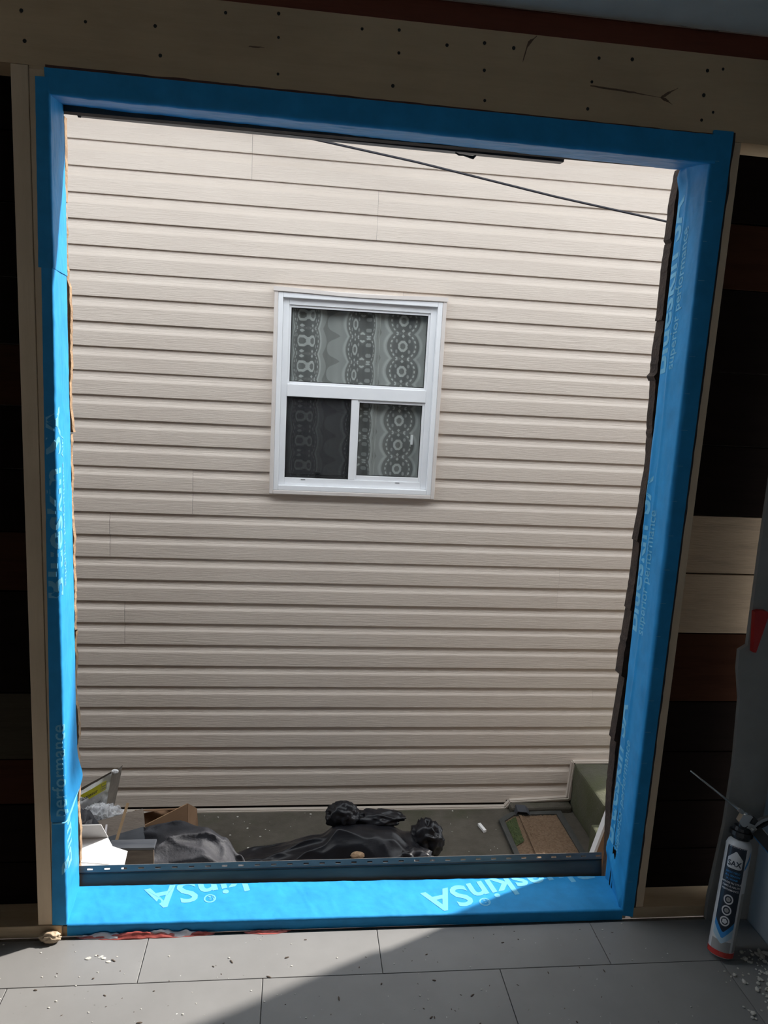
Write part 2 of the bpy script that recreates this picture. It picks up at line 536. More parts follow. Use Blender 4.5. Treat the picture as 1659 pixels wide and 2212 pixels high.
box('stud', OPL - .074, OPL - .037, 1.897, 1.986, .036, 2.173, M_STUD, wf, .0015)
box('stud', OPL - .0365, OPL - .003, 1.900, 1.930, .036, 2.168, M_STUD, wf, .0015)
box('jamb_filler', OPL - .0365, OPL - .016, 1.931, 2.046, .02, 2.15, M_STUD, wf)
box('stud', OPR + .008, OPR + .030, 1.901, 1.930, .02, 2.155, M_STUD, wf, .0015)
box('jamb_filler', OPR + .022, OPR + .030, 1.931, 2.046, .02, 2.15, M_STUD, wf)
box('stud', OPR + .031, OPR + .069, 1.899, 1.986, .034, 2.153, M_STUD, wf, .0015)
box('stud', -1.09, -1.05, 1.90, 1.986, .036, 2.185, M_STUD, wf, .0015)
# sheathing planks seen in the stud bays
zl = [.0, .16, .335, .469, .661, .942, 1.10, 1.261, 1.42, 1.571, 1.73, 1.90, 2.06, 2.23, 2.39]
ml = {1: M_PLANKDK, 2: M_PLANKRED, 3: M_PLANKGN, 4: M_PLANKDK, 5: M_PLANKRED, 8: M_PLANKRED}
for i in range(len(zl) - 1):
    yo = rnd.uniform(0, .004)
    box('plank', -2.8, OPL - .01, 1.990 + yo, 2.012, zl[i] + .002, zl[i + 1] - .002, ml.get(i, M_PLANKDK), wf, .0015)
zr = [.0, .16, .32, .48, .641, .853, 1.032, 1.202, 1.40, 1.60, 1.816, 1.985, 2.154, 2.39]
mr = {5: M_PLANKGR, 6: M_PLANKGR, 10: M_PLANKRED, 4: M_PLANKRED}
for i in range(len(zr) - 1):
    yo = rnd.uniform(0, .004)
    box('plank', OPR + .01, 1.40, 1.990 + yo, 2.012, zr[i] + .002, zr[i + 1] - .002, mr.get(i, M_PLANKDK), wf, .0015)
# exterior cladding (around the hole) up to the eaves
YC0, YC1 = 2.013, 2.098
box('cladding', -9, OPL - .030, YC0, YC1, G - .1, 2.52, M_EXTWALL, wf)
box('cladding', OPR + .034, 9, YC0, YC1, G - .1, 2.52, M_EXTWALL, wf)
box('cladding', OPL - .030, OPR + .034, 2.047, 2.072, 2.127, 2.52, M_EXTWALL, wf)
box('cladding', OPL - .030, OPR + .034, YC0, 2.052, G - .1, -.008, M_EXTWALL, wf)
box('roof_edge', -9, 9, 1.2, 2.20, 2.52, 2.56, M_EXTWALL, wf)
# nail holes and cracks in the header
hs = None
for (hx, hz) in [(-.623, 2.281), (-.618, 2.221), (-.489, 2.272), (-.34, 2.278), (-.329, 2.219), (-.187, 2.32), (-.07, 2.33), (-.069, 2.281), (-.068, 2.205), (.119, 2.317), (.196, 2.204), (.204, 2.323), (.206, 2.275), (.317, 2.302), (.409, 2.257), (.415, 2.192), (.475, 2.311), (.405, 2.315), (.671, 2.256), (.667, 2.196), (.683, 2.309), (.765, 2.314), (.956, 2.307), (.995, 2.314), (.954, 2.252), (.983, 2.216), (.956, 2.196)]:
    if hs is None:
        vv = []; ff = []
        for k in range(10):
            a = 2 * math.pi * k / 10
            r_ = .0042 * (1 + .25 * nz(k, 3.3))
            vv.append((hx + r_ * math.cos(a), 1.8994, hz + r_ * math.sin(a)))
        ff.append(tuple(range(9, -1, -1)))
        hs = mk('nail_hole', vv, ff, M_HOLE, wf)
        hoff = WORG[hs.name] - Vector((hx, 1.8994, hz))
    else:
        s_ = rnd.uniform(.75, 1.1)
        share('nail_hole', hs, Vector((hx, 1.8994, hz)) + hoff * s_, wf, (0, 0, 0), (s_, 1, s_))
def crack(pts, w):
    vv, ff = [], []
    for i, (x, z) in enumerate(pts):
        t = i / (len(pts) - 1)
        ww = w * (.25 + .75 * math.sin(math.pi * min(1, t + .15))) * (1 + .4 * nz(x * 60, z * 60))
        vv += [(x, 1.8993, z - ww / 2), (x, 1.8993, z + ww / 2)]
    for i in range(len(pts) - 1):
        ff.append((2 * i, 2 * i + 2, 2 * i + 3, 2 * i + 1))
    mk('crack', vv, ff, M_CRACK, wf)
def poly(pts, n=8):
    o = []
    for i in range(len(pts) - 1):
        for k in range(n):
            t = k / n
            o.append((pts[i][0] + (pts[i + 1][0] - pts[i][0]) * t, pts[i][1] + (pts[i + 1][1] - pts[i][1]) * t + .0015 * nz(i * 3 + k * .7, 5)))
    return o + [pts[-1]]
crack(poly([(.668, 2.247), (.755, 2.243), (.846, 2.237)]), .0045)
crack(poly([(.846, 2.237), (.867, 2.250), (.887, 2.262)]), .006)
crack(poly([(.846, 2.237), (.862, 2.232), (.877, 2.224)]), .006)
crack(poly([(.499, 2.285), (.508, 2.322), (.528, 2.342)]), .012)
crack(poly([(-.135, 2.256), (-.10, 2.257)]), .004)
# ragged torn cladding along the right-hand edge
jag = [(1.0156, 2.1402), (1.0074, 2.0481), (1.0084, 2.0021), (1.0064, 1.955), (1.0125, 1.9458), (1.0095, 1.9019), (1.0105, 1.8303), (1.0115, 1.7525), (1.0095, 1.7372), (1.0166, 1.7351), (1.0125, 1.6513), (1.0136, 1.5909), (1.0054, 1.5807), (1.0125, 1.5674), (1.0166, 1.5204), (1.0166, 1.4662), (1.0258, 1.3455), (1.0258, 1.3056), (1.0228, 1.2708), (1.0217, 1.2146), (1.0176, 1.1583), (1.0136, 1.099), (1.0197, 1.0939), (1.0207, 1.0744), (1.0207, 1.0274), (1.0197, 0.9486), (1.0156, 0.8863), (1.0217, 0.8822), (1.0187, 0.8218), (1.0146, 0.7605), (1.0125, 0.6756), (1.0228, 0.6694), (1.0176, 0.5672), (1.0156, 0.5191), (1.0125, 0.4628), (1.0217, 0.4557), (1.0207, 0.4352), (1.0228, 0.3779), (1.0238, 0.291), (1.0279, 0.2327), (1.0432, 0.0353), (1.0432, -0.0864)]
cuts_ = [0, 4, 9, 13, 22, 27, 31, 35, len(jag) - 1]
for ci in range(len(cuts_) - 1):
    seg = jag[cuts_[ci]:cuts_[ci + 1] + 1]
    fine = []
    for i in range(len(seg) - 1):
        m_ = max(1, int(abs(seg[i][1] - seg[i + 1][1]) / .012))
        for k in range(m_):
            t = k / m_
            z_ = seg[i][1] + (seg[i + 1][1] - seg[i][1]) * t
            x_ = seg[i][0] + (seg[i + 1][0] - seg[i][0]) * t + .0022 * nz(z_ * 90, ci * 7.0) * (1 if 0 < k else 0)
            fine.append((x_, z_))
    fine.append(seg[-1])
    bm = bmesh.new()
    yA = 2.099 + .002 * (ci % 2); yB = 2.136 + .004 * (ci % 3)
    f_ = []
    for (x_, z_) in fine:
        f_.append((bm.verts.new((x_, yA, z_)), bm.verts.new((x_ - .001, yB, z_)), bm.verts.new((1.09, yA, z_)), bm.verts.new((1.09, yB, z_))))
    for i in range(len(f_) - 1):
        a, b = f_[i], f_[i + 1]
        bm.faces.new((a[0], b[0], b[2], a[2])); bm.faces.new((a[1], a[3], b[3], b[1])); bm.faces.new((a[0], a[1], b[1], b[0]))
    bm.faces.new((f_[0][0], f_[0][2], f_[0][3], f_[0][1])); bm.faces.new((f_[-1][0], f_[-1][1], f_[-1][3], f_[-1][2]))
    mk_bm('shingle', bm, M_SHINGLE, wf)
# splintered sheathing along the left-hand edge
for (za, zb, amp) in ((1.93, 2.13, .002), (1.35, 1.925, .009), (.80, 1.345, .008), (.28, .795, .010), (-.05, .275, .006)):
    bm = bmesh.new()
    f_ = []
    m_ = int((zb - za) / .010)
    for i in range(m_ + 1):
        z_ = za + (zb - za) * i / m_
        x_ = -.595 + amp * max(-.3, nz(z_ * 9, 2.2 + za) + .45 * nz(z_ * 45, 4.2)) + .002 * nz(z_ * 150, 8)
        f_.append((bm.verts.new((x_, 2.099, z_)), bm.verts.new((x_ + .001, 2.116, z_)), bm.verts.new((-.66, 2.099, z_)), bm.verts.new((-.66, 2.116, z_))))
    for i in range(m_):
        a, b = f_[i], f_[i + 1]
        bm.faces.new((a[0], a[2], b[2], b[0])); bm.faces.new((a[1], b[1], b[3], a[3])); bm.faces.new((a[0], b[0], b[1], a[1]))
    mk_bm('splintered_board', bm, M_SPLINTER, wf)
# drywall return at the right end of the framing
bm = bmesh.new()
pl = [(1.258, 2.394), (1.258, 1.14), (1.262, .86), (1.240, .845), (1.243, .79), (1.262, .70), (1.273, .50), (1.272, .31), (1.262, .175), (1.255, .07), (1.257, .0)]
a_ = [bm.verts.new((x, 1.878, z)) for x, z in pl] ; b_ = [bm.verts.new((x, 1.892, z)) for x, z in pl]
ra = [bm.verts.new((1.388, 1.878, z)) for x, z in pl]; rb = [bm.verts.new((1.388, 1.892, z)) for x, z in pl]
for i in range(len(pl) - 1):
    bm.faces.new((a_[i], a_[i + 1], ra[i + 1], ra[i])); bm.faces.new((a_[i], b_[i], b_[i + 1], a_[i + 1])); bm.faces.new((b_[i], rb[i], rb[i + 1], b_[i + 1]))
mk_bm('drywall_return', bm, M_DRYWALL, wf)

# ================================================================== BLUE MEMBRANE
def fillet(pts, r=.004):
    out = [Vector(pts[0])]
    for i in range(1, len(pts) - 1):
        a, b, c = Vector(pts[i - 1]), Vector(pts[i]), Vector(pts[i + 1])
        d0 = (a - b).normalized(); d1 = (c - b).normalized()
        for t in (0, .25, .5, .75, 1):
            q0 = b + d0 * r * (1 - t); q1 = b + d1 * r * t
            out.append(q0 * (1 - t) + q1 * t)
    out.append(Vector(pts[-1]))
    return out

def arc_eval(pts, v):
    L_ = [0]
    for i in range(len(pts) - 1): L_.append(L_[-1] + (pts[i + 1] - pts[i]).length)
    s_ = v * L_[-1]
    for i in range(len(pts) - 1):
        if s_ <= L_[i + 1] or i == len(pts) - 2:
            t = (s_ - L_[i]) / max(1e-9, L_[i + 1] - L_[i])
            return pts[i].lerp(pts[i + 1], t)

class Sheet:
    """A wrapped strip: profile A at u=0, profile B at u=1."""
    def __init__(self, A, B, amp=.001, seed=0, extra=None, edge=.0012):
        self.A, self.B = fillet(A), fillet(B)
        self.amp, self.seed, self.extra, self.edge = amp, seed, extra, edge
        self.lenv = sum((self.A[i + 1] - self.A[i]).length for i in range(len(self.A) - 1))
        self.lenu = (self.A[0] - self.B[0]).length
    def raw(self, u, v):
        if v < .02: v = v + .004 * nz(u * self.lenu * 30, self.seed)
        v = min(1, max(0, v))
        return arc_eval(self.A, v).lerp(arc_eval(self.B, v), u)
    def nrm(self, u, v):
        e = .012
        v0, v1 = max(0, v - e), min(1, v + e)
        du = arc_eval(self.B, v) - arc_eval(self.A, v)
        p0 = arc_eval(self.A, v0).lerp(arc_eval(self.B, v0), u); p1 = arc_eval(self.A, v1).lerp(arc_eval(self.B, v1), u)
        n_ = (p1 - p0).cross(du).normalized()
        return n_
    def at(self, u, v, off=0.0):
        p = self.raw(u, v); n_ = self.flip * self.nrm(u, v)
        s_ = u * self.lenu; t_ = v * self.lenv
        h = self.amp * (nz(s_ * 14, t_ * 22, self.seed) + .5 * nz(s_ * 45, t_ * 55, self.seed + 3))
        if self.extra: h += self.extra(u, v, s_, t_)
        return p + n_ * (max(h, -.0005) + .0012 + off)
    def build(self, name, nu, nv, inside, parent=None, mat=None):
        mid = self.raw(.5, .6)
        self.flip = 1
        if self.nrm(.5, .6).dot(Vector(inside) - mid) < 0: self.flip = -1
        vv = [tuple(self.at(i / (nu - 1), j / (nv - 1))) for i in range(nu) for j in range(nv)]
        ff = grid_faces(nu, nv)
        if self.flip > 0: ff = [tuple(reversed(f)) for f in ff]
        o = mk(name, vv, ff, mat or M_BLUE, parent, smooth=True)
        return o

def letters(sheet, parent, s, size, u0, v0, du, dv, bold=.006, name='printed_letter', lim=(0.02, .985)):
    """text x axis -> (du) metres along u,v ; y axis -> dv.  du, dv: 2-vectors in metres (along u, along v)."""
    bm = text_bm(s, size, bold * size, 1)
    # clip in v
    a, b = du[1], dv[1]
    lv, lu = sheet.lenv, sheet.lenu
    no = Vector((a, b, 0))
    if no.length > 1e-6:
        ln = no.length
        nn = no / ln
        bisect(bm, nn * ((lim[1] - v0) * lv / ln), nn)
        bisect(bm, nn * ((lim[0] - v0) * lv / ln), -nn)
    no = Vector((du[0], dv[0], 0))
    if no.length > 1e-6:
        ln = no.length; nn = no / ln
        bisect(bm, nn * ((.995 - u0) * lu / ln), nn)
        bisect(bm, nn * ((.005 - u0) * lu / ln), -nn)
    if not bm.faces:
        bm.free(); return
    seen = set()
    bm.faces.index_update()
    for f0 in bm.faces:                       # one object for each separate glyph piece
        if f0.index in seen: continue
        stack, isl = [f0], []
        seen.add(f0.index)
        while stack:
            f = stack.pop(); isl.append(f)
            for e_ in f.edges:
                for g_ in e_.link_faces:
                    if g_.index not in seen:
                        seen.add(g_.index); stack.append(g_)
        idx, vv, ff = {}, [], []
        for f in isl:
            row = []
            for w in f.verts:
                if w not in idx:
                    idx[w] = len(vv)
                    uu = u0 + (w.co.x * du[0] + w.co.y * dv[0]) / lu
                    vvv = v0 + (w.co.x * du[1] + w.co.y * dv[1]) / lv
                    vv.append(tuple(sheet.at(min(1, max(0, uu)), min(1, max(0, vvv)), .0007)))
                row.append(idx[w])
            ff.append(row)
        mk(name, vv, ff, M_BLUETXT, parent)
    bm.free()

IN = (.2, 1.95, 1.1)
# --- sill strip
lx0, lx1 = OPL + .001, OPR + .002
sill = Sheet([(lx0, 1.897, .001), (lx0, 1.897, .033), (lx0 - .013, 2.050, .036)], [(lx1 + .004, 1.897, -.004), (lx1 + .004, 1.897, .028), (lx1 + .020, 2.050, .027)], .0016, 2, lambda u, v, s_, t_: .0016 * max(0, nz(s_ * 42 + t_ * 14, t_ * 9, 4) - .18) * (1 if v > .2 else 0))
o_sill = sill.build('flashing_membrane', 420, 46, (.2, 1.8, 1.0))
tag(o_sill, 'blue membrane strip wrapped over the sill at the foot of the opening', 'membrane', 'blue membrane strips around the opening')
# printing lies askew and upside down on the sill
ang = math.radians(15)
def text_width(t_, sz_):
    b_ = text_bm(t_, sz_, 0, 0); w_ = max(v_.co.x for v_ in b_.verts); b_.free()
    return w_
for (tx, ty) in ((-.385, 2.028), (.408, 1.985)):
    u0 = (tx - lx0) / (lx1 - lx0)
    v0 = 1 - (2.050 - ty) / sill.lenv
    dirx = (-math.cos(ang), -math.sin(ang)); diry = (math.sin(ang), -math.cos(ang))
    for (s_, sz, tail, drop) in (('BlueskinSA', .124, 0, 0), ('®', .045, .150, .072), ('superior performance', .046, .18, -.050)):
        back = text_width(s_, sz) + tail
        uu = u0 - (dirx[0] * back) / sill.lenu + (diry[0] * drop) / sill.lenu
        vq = v0 - (dirx[1] * back) / sill.lenv + (diry[1] * drop) / sill.lenv
        letters(sill, o_sill, s_, sz, uu, vq, dirx, diry, bold=.02)

# --- right-hand jamb strip, bulging folds and an exposed adhesive edge
def folds_r(u, v, s_, t_):
    f = .0035 * math.exp(-((v - .72 - .03 * math.sin(u * 9)) / .035) ** 2) * (1 - .4 * math.sin(u * 21))
    f += .006 * math.exp(-((v - .93) / .05) ** 2) * max(0, math.sin(u * 12 + 1))
    f += .010 * math.exp(-((u - .985) / .012) ** 2) * (1 if v > .3 else .3)
    f += .008 * math.exp(-((u - .012 - .05 * max(0, v - .2)) / .010) ** 2) * (1 if v > .22 else 0)
    return f if v > .22 else 0
jr = Sheet([(1.036, 1.897, .004), (1.0015, 1.897, .010), (1.0155, 2.052, .030)], [(1.041, 1.897, 2.176), (.9895, 1.897, 2.176), (.9955, 2.052, 2.132)], .0012, 5, folds_r)
o_jr = jr.build('flashing_membrane', 260, 56, (.2, 1.5, 1.1))
tag(o_jr, 'tall blue membrane strip with soft folds on the jamb nearest the foam can', 'membrane', 'blue membrane strips around the opening')
for (zb, zt) in ((1.60, 1.60), (.835, .835), (.13, .13)):
    u0 = zb / 2.17
    letters(jr, o_jr, 'Blueskin SA', .10, u0, .83, (1, 0), (0, 1), bold=.02)
    letters(jr, o_jr, 'superior performance', .042, u0 + .003, .60, (1, 0), (0, 1), bold=.01)
adh = Sheet([(1.044, 1.8975, .004), (1.032, 1.8975, .004)], [(1.048, 1.8975, 2.176), (1.037, 1.8975, 2.176)], .0002, 9, None, .004)
vv = []
for i in range(161):
    t = i / 160
    z_ = .004 + 2.170 * t
    x_ = 1.0355 + (1.0405 - 1.0355) * t
    w_ = .0065 + .003 * nz(t * 40, 3.1) + .0015 * nz(t * 160, 1.1)
    vv += [(x_ - .006, 1.8975, z_), (x_ + w_, 1.8975, z_)]
mk('dark_edge', vv, [(2 * i, 2 * i + 1, 2 * i + 3, 2 * i + 2) for i in range(160)], M_ADH, o_jr)
# staple-like backing-paper ticks along the flap
for k in range(22):
    z_ = .12 + k * .0945
    x_ = 1.0015 + (.9895 - 1.0015) * z_ / 2.17
    w_ = rnd.uniform(.010, .020)
    mk('crease_tick', [(x_ + .004, 1.8952, z_), (x_ + .004 + w_, 1.8952, z_), (x_ + .004 + w_, 1.8952, z_ + .0010), (x_ + .004, 1.8952, z_ + .0010)], [(0, 1, 2, 3)], M_BLUETXT, o_jr)

# --- left-hand jamb: three overlapping lengths
def jl_prof(z, flap, push=0.0):
    t = z / 2.11
    xf = -.5736 + (-.5706 + .5736) * t + push
    xb = -.585 + (-.587 + .585) * t + push
    return [(flap, 1.897 - push, z), (xf, 1.897 - push, z), (xb, 2.052, z)]
jl1 = Sheet(jl_prof(.035, -.612), jl_prof(.360, -.606), .0018, 11)
o1 = jl1.build('flashing_membrane', 90, 50, (.2, 1.5, 1.1))
tag(o1, 'short bottom length of blue membrane on the jamb beside the debris heap', 'membrane', 'blue membrane strips around the opening')
def sag(u, v, s_, t_):
    return .014 * math.exp(-((u - .035) / .03) ** 2) * max(0, v - .25) + .004 * math.exp(-((u - .02) / .02) ** 2)
jl2 = Sheet(jl_prof(.345, -.607, .002), jl_prof(1.760, -.594, .002), .0014, 13, sag)
o2 = jl2.build('flashing_membrane', 260, 50, (.2, 1.5, 1.1))
tag(o2, 'long middle length of blue membrane curling at its lower end on the sunlit jamb', 'membrane', 'blue membrane strips around the opening')
jl3 = Sheet(jl_prof(1.745, -.600, .004), jl_prof(2.150, -.596, .004), .0016, 17)
o3 = jl3.build('flashing_membrane', 110, 50, (.2, 1.5, 1.1))
tag(o3, 'short top length of blue membrane with the wider flap under the header strip', 'membrane', 'blue membrane strips around the opening')
letters(jl2, o2, 'Blueskin SA', .100, (.95 - .345) / 1.415, .30, (1, 0), (0, -1), bold=.02)
letters(jl2, o2, 'superior performance Air/', .036, (.97 - .345) / 1.415, .50, (1, 0), (0, -1), bold=.01)
letters(jl2, o2, 'performance', .050, (.36 - .345) / 1.415, .20, (1, 0), (0, -1), bold=.01)
letters(jl1, o1, 'Blueskin', .100, .45, .50, (1, 0), (0, -1), bold=.02)
# pale curled lip where the middle length overlaps the bottom one
pts = []
for k in range(20):
    t = k / 19
    p = jl2.at(0.0, .02 + .96 * t)
    pts.append((p.x + .001, p.y - .001, p.z - .004 + .022 * t * t))
tube('curled_lip', pts, [.0022 + .0012 * math.sin(math.pi * k / 19) for k in range(20)], M_BLUETXT, o2, 6)

# --- head strip
hd = Sheet([(-.577, 1.894, 2.170), (-.5745, 1.894, 2.116), (-.583, 2.052, 2.143)], [(1.005, 1.894, 2.164), (1.000, 1.894, 2.100), (1.000, 2.052, 2.122)], .0022, 21)
o_hd = hd.build('flashing_membrane', 240, 46, (.2, 1.5, 1.1))
tag(o_hd, 'dark blue membrane strip along the header with a pale shiny underside', 'membrane', 'blue membrane strips around the opening')
vv = []
for i in range(121):
    t = i / 120
    x_ = -.576 + 1.58 * t
    z_ = 2.1695 - .006 * t
    w_ = .004 + .004 * (1 - t) + .002 * nz(t * 30, 6)
    vv += [(x_, 1.8985, z_ - .002), (x_, 1.8985, z_ + w_)]
mk('dark_edge', vv, [(2 * i, 2 * i + 2, 2 * i + 3, 2 * i + 1) for i in range(120)], M_EDGERED, o_hd)  # thin dark red line along the top edge of the head strip

# ================================================================== NEIGHBOUR HOUSE
wo = thing('wall_opposite', (.3, 3.85, G), 'neighbouring house wall clad in beige horizontal vinyl siding', 'wall', kind='structure')
e = .029983 * SY
z0 = .2539 * SY + EYE
WX0, WX1, WZ0, WZ1 = -.126, .711, .926, 1.921        # casing outline
HX0, HX1, HZ0, HZ1 = WX0 + .012, WX1 - .012, WZ0 + .012, WZ1 - .012
XL, XR, ZTOP = -8.0, 2.32, 2.98

def course(zt, zb):
    h = zt - zb
    return [(.002, zt), (.003, zt - .05 * h), (.0045, zt - .18 * h), (.0078, zt - .29 * h), (.0120, zt - .37 * h), (.0132, zt - .41 * h), (.0140, zb + .004), (.0138, zb + .0012), (.0125, zb), (.001, zb + .0004)]

def clip_prof(pr, lo, hi):
    out = []
    for i in range(len(pr) - 1):
        a, b = pr[i], pr[i + 1]
        def ins(p): return lo <= p[1] <= hi
        seg = []
        ta, tb = 0.0, 1.0
        za, zb = a[1], b[1]
        if abs(za - zb) < 1e-9:
            if ins(a): seg = [a, b]
        else:
            t1 = (hi - za) / (zb - za); t2 = (lo - za) / (zb - za)
            lo_t, hi_t = max(0, min(t1, t2)), min(1, max(t1, t2))
            if hi_t > lo_t:
                seg = [(a[0] + (b[0] - a[0]) * t, za + (zb - za) * t) for t in (lo_t, hi_t)]
        if seg: out.append(seg)
    return out

def siding_panel(n, x0, x1, proud=0.0):
    zt, zm, zb = z0 - (2 * n - 1) * e, z0 - 2 * n * e, z0 - (2 * n + 1) * e
    prof = course(zt, zm) + course(zm, zb)
    xs = sorted({x0, x1} | {x for x in (HX0, HX1, 1.24, 1.60) if x0 < x < x1})
    vv, ff = [], []
    for a, b in zip(xs[:-1], xs[1:]):
        mid = (a + b) / 2
        floor_z = -.815 if mid < 1.24 else (-.780 if mid < 1.60 else -.557)
        spans = [(floor_z, ZTOP)]
        if HX0 < mid < HX1:
            spans = [(floor_z, HZ0), (HZ1, ZTOP)]
        for lo, hi in spans:
            for (p, q) in clip_prof(prof, lo, hi):
                k = len(vv)
                yp, yq = SY + .014 - p[0] - proud, SY + .014 - q[0] - proud
                vv += [(a, yp, p[1]), (b, yp, p[1]), (b, yq, q[1]), (a, yq, q[1])]
                ff.append((k, k + 3, k + 2, k + 1))
    if vv:
        mk('siding_panel', vv, ff, M_SIDING, wo)

joints = {0: -.245, 1: .352, 3: .498, 7: -.503, 8: -.904, 9: 1.425, 10: -.836, 12: 1.685, -1: 1.2, 5: 2.2, 14: 2.4}
for n_ in range(-2, 15):
    if n_ in joints:
        j = joints[n_]
        siding_panel(n_, XL, j - .0004, .0014)
        siding_panel(n_, j + .0004, XR)
    else:
        siding_panel(n_, XL, XR)
# backing behind the siding, with the window hole
for (a, b, c_, d) in ((XL, HX0, G - .1, ZTOP), (HX1, XR, G - .1, ZTOP), (HX0, HX1, G - .1, HZ0), (HX0, HX1, HZ1, ZTOP)):
    box('backing_board', a, b, SY + .016, SY + .10, c_, d, M_BACKING, wo)
# dark room behind the window and body of the house
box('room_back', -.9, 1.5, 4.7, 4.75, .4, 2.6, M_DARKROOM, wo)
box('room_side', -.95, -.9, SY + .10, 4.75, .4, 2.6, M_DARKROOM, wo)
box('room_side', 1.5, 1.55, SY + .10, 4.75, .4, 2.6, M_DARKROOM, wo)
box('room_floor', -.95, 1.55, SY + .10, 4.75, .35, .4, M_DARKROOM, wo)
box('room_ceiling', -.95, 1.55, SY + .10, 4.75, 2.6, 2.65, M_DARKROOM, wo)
box('roof_slab', XL, XR + .04, SY - .55, 9.0, ZTOP, ZTOP + .10, M_SIDTRIM, wo)
box('end_wall', XR - .06, XR, SY + .10, 9.0, G - .1, ZTOP, M_SIDING, wo)
box('far_wall', XL, XR, 8.9, 9.0, G - .1, ZTOP, M_SIDING, wo)
# starter trim following the ground and the step
tr_path = [((XL, -.822), (1.236, -.822)), ((1.232, -.826), (1.264, -.784)), ((1.258, -.786), (1.602, -.769)), ((1.597, -.776), (1.609, -.545)), ((1.604, -.552), (XR, -.546))]
for (a, b) in tr_path:
    t = bar('edge_trim', (a[0], SY - .010, a[1]), (b[0], SY - .010, b[1]), .026, .022, M_SIDTRIM, wo)
    bar('edge_trim_lip', (a[0], SY - .024, a[1] + .004), (b[0], SY - .024, b[1] + .004), .007, .007, M_SIDTRIM, t)
box('foundation_strip', XL, 1.25, SY - .004, SY + .02, G - .05, -.832, M_FOUND, wo)

# ---- window
w1 = thing('window_1', (.29, SY, WZ0), 'small white vinyl slider window with transom in the beige siding', 'window', kind='structure')
def rect_frame(name, x0, x1, z0_, z1_, wl, wr_, wb_, wt, y0, y1, mat, parent, bev=.002):
    """four members, each an object"""
    box(name, x0, x0 + wl, y0, y1, z0_, z1_, mat, parent, bev)
    box(name, x1 - wr_, x1, y0, y1, z0_, z1_, mat, parent, bev)
    box(name, x0 + wl, x1 - wr_, y0, y1, z0_, z0_ + wb_, mat, parent, bev)
    box(name, x0 + wl, x1 - wr_, y0, y1, z1_ - wt, z1_, mat, parent, bev)
rect_frame('casing', WX0, WX1, WZ0, WZ1, .019, .019, .020, .018, SY - .028, SY + .03, M_CASING, w1, .003)
# bowed head of the casing
vv = []
for i in range(31):
    t = i / 30
    x_ = WX0 - .004 + (WX1 - WX0 + .008) * t
    b_ = -.012 * math.sin(math.pi * min(1, t * 1.02)) ** 2
    for (yy, zz) in ((SY - .034, WZ1 - .014 + b_ * .6), (SY - .034, WZ1 + .006 + b_), (SY + .01, WZ1 + .006 + b_), (SY + .01, WZ1 - .014 + b_ * .6)):
        vv.append((x_, yy, zz))
ff = []
for i in range(30):
    for k in range(4):
        k2 = (k + 1) % 4
        ff.append((4 * i + k, 4 * i + 4 + k, 4 * i + 4 + k2, 4 * i + k2))
ff += [(0, 1, 2, 3), (123, 122, 121, 120)]
mk('casing_head', vv, ff, M_CASING, w1)
WY = SY - .022
rect_frame('outer_frame', WX0 + .019, WX1 - .019, WZ0 + .020, WZ1 - .018, .024, .024, .026, .024, WY - .004, WY + .06, M_WHITE, w1, .003)
fx0, fx1, fz0, fz1 = WX0 + .043, WX1 - .043, WZ0 + .046, WZ1 - .042
rect_frame('main_frame', fx0, fx1, fz0, fz1, .030, .030, .036, .030, WY + .018, WY + .07, M_WHITE, w1, .002)
ix0, ix1, iz0, iz1 = fx0 + .030, fx1 - .030, fz0 + .036, fz1 - .030
# small bead of the fixed upper light
rect_frame('glazing_bead', ix0, ix1, 1.470, iz1, .010, .010, .014, .012, WY + .026, WY + .06, M_WHITE, w1, .0015)
box('transom_bar', ix0, ix1, WY + .014, WY + .07, 1.412, 1.472, M_WHITE, w1, .002)
box('mullion', .267, .300, WY + .018, WY + .065, iz0, 1.413, M_WHITE, w1, .002)
# sliding sash, lower light towards the foam can side
rect_frame('sash', .296, ix1, iz0, 1.413, .012, .012, .022, .016, WY + .024, WY + .05, M_WHITE, w1, .0015)
def pane(x0, x1, za, zb, y):
    p = box('pane', x0, x1, y, y + .003, za, zb, M_GLASS, w1)
    g_ = .0045
    for (a, b, c_, d) in ((x0, x0 + g_, za, zb), (x1 - g_, x1, za, zb), (x0, x1, za, za + g_), (x0, x1, zb - g_, zb)):
        box('gasket', a, b, y - .004, y, c_, d, M_GASKET, p)
pane(ix0 + .009, ix1 - .009, 1.483, iz1 - .011, WY + .040)
pane(ix0, .268, iz0, 1.413, WY + .052)
pane(.307, ix1 - .011, iz0 + .021, 1.398, WY + .038)
sc = box('insect_screen', ix0 + .003, .265, WY + .032, WY + .0328, iz0 + .004, 1.408, M_SCREEN, w1)
for (a, b, c_, d) in ((ix0, ix0 + .007, iz0, 1.412), (.260, .268, iz0, 1.412), (ix0, .268, 1.405, 1.412), (ix0, .268, iz0, iz0 + .008), (ix0, .268, iz0 + .016, iz0 + .020)):
    box('screen_frame', a, b, WY + .030, WY + .036, c_, d, M_GASKET, sc)
bm = bmesh.new()
lx, lz = .112, iz0 + .006
bm_box(bm, lx - .013, lx - .009, WY + .022, WY + .032, lz, lz + .024)
bm_box(bm, lx + .009, lx + .013, WY + .022, WY + .032, lz, lz + .024)
bm_box(bm, lx - .011, lx + .011, WY + .022, WY + .032, lz + .021, lz + .025)
bm_box(bm, lx - .011, lx + .011, WY + .022, WY + .032, lz + .006, lz + .010)
mk_bm('screen_pull', bm, M_GASKET, sc)
box('latch', .576, .588, WY + .026, WY + .040, 1.198, 1.247, M_LATCH, w1, .002)
for wx in (.04, .519):
    box('weep_slot', wx - .011, wx + .011, WY + .0165, WY + .019, fz0 + .027, fz0 + .0295, M_GASKET, w1)

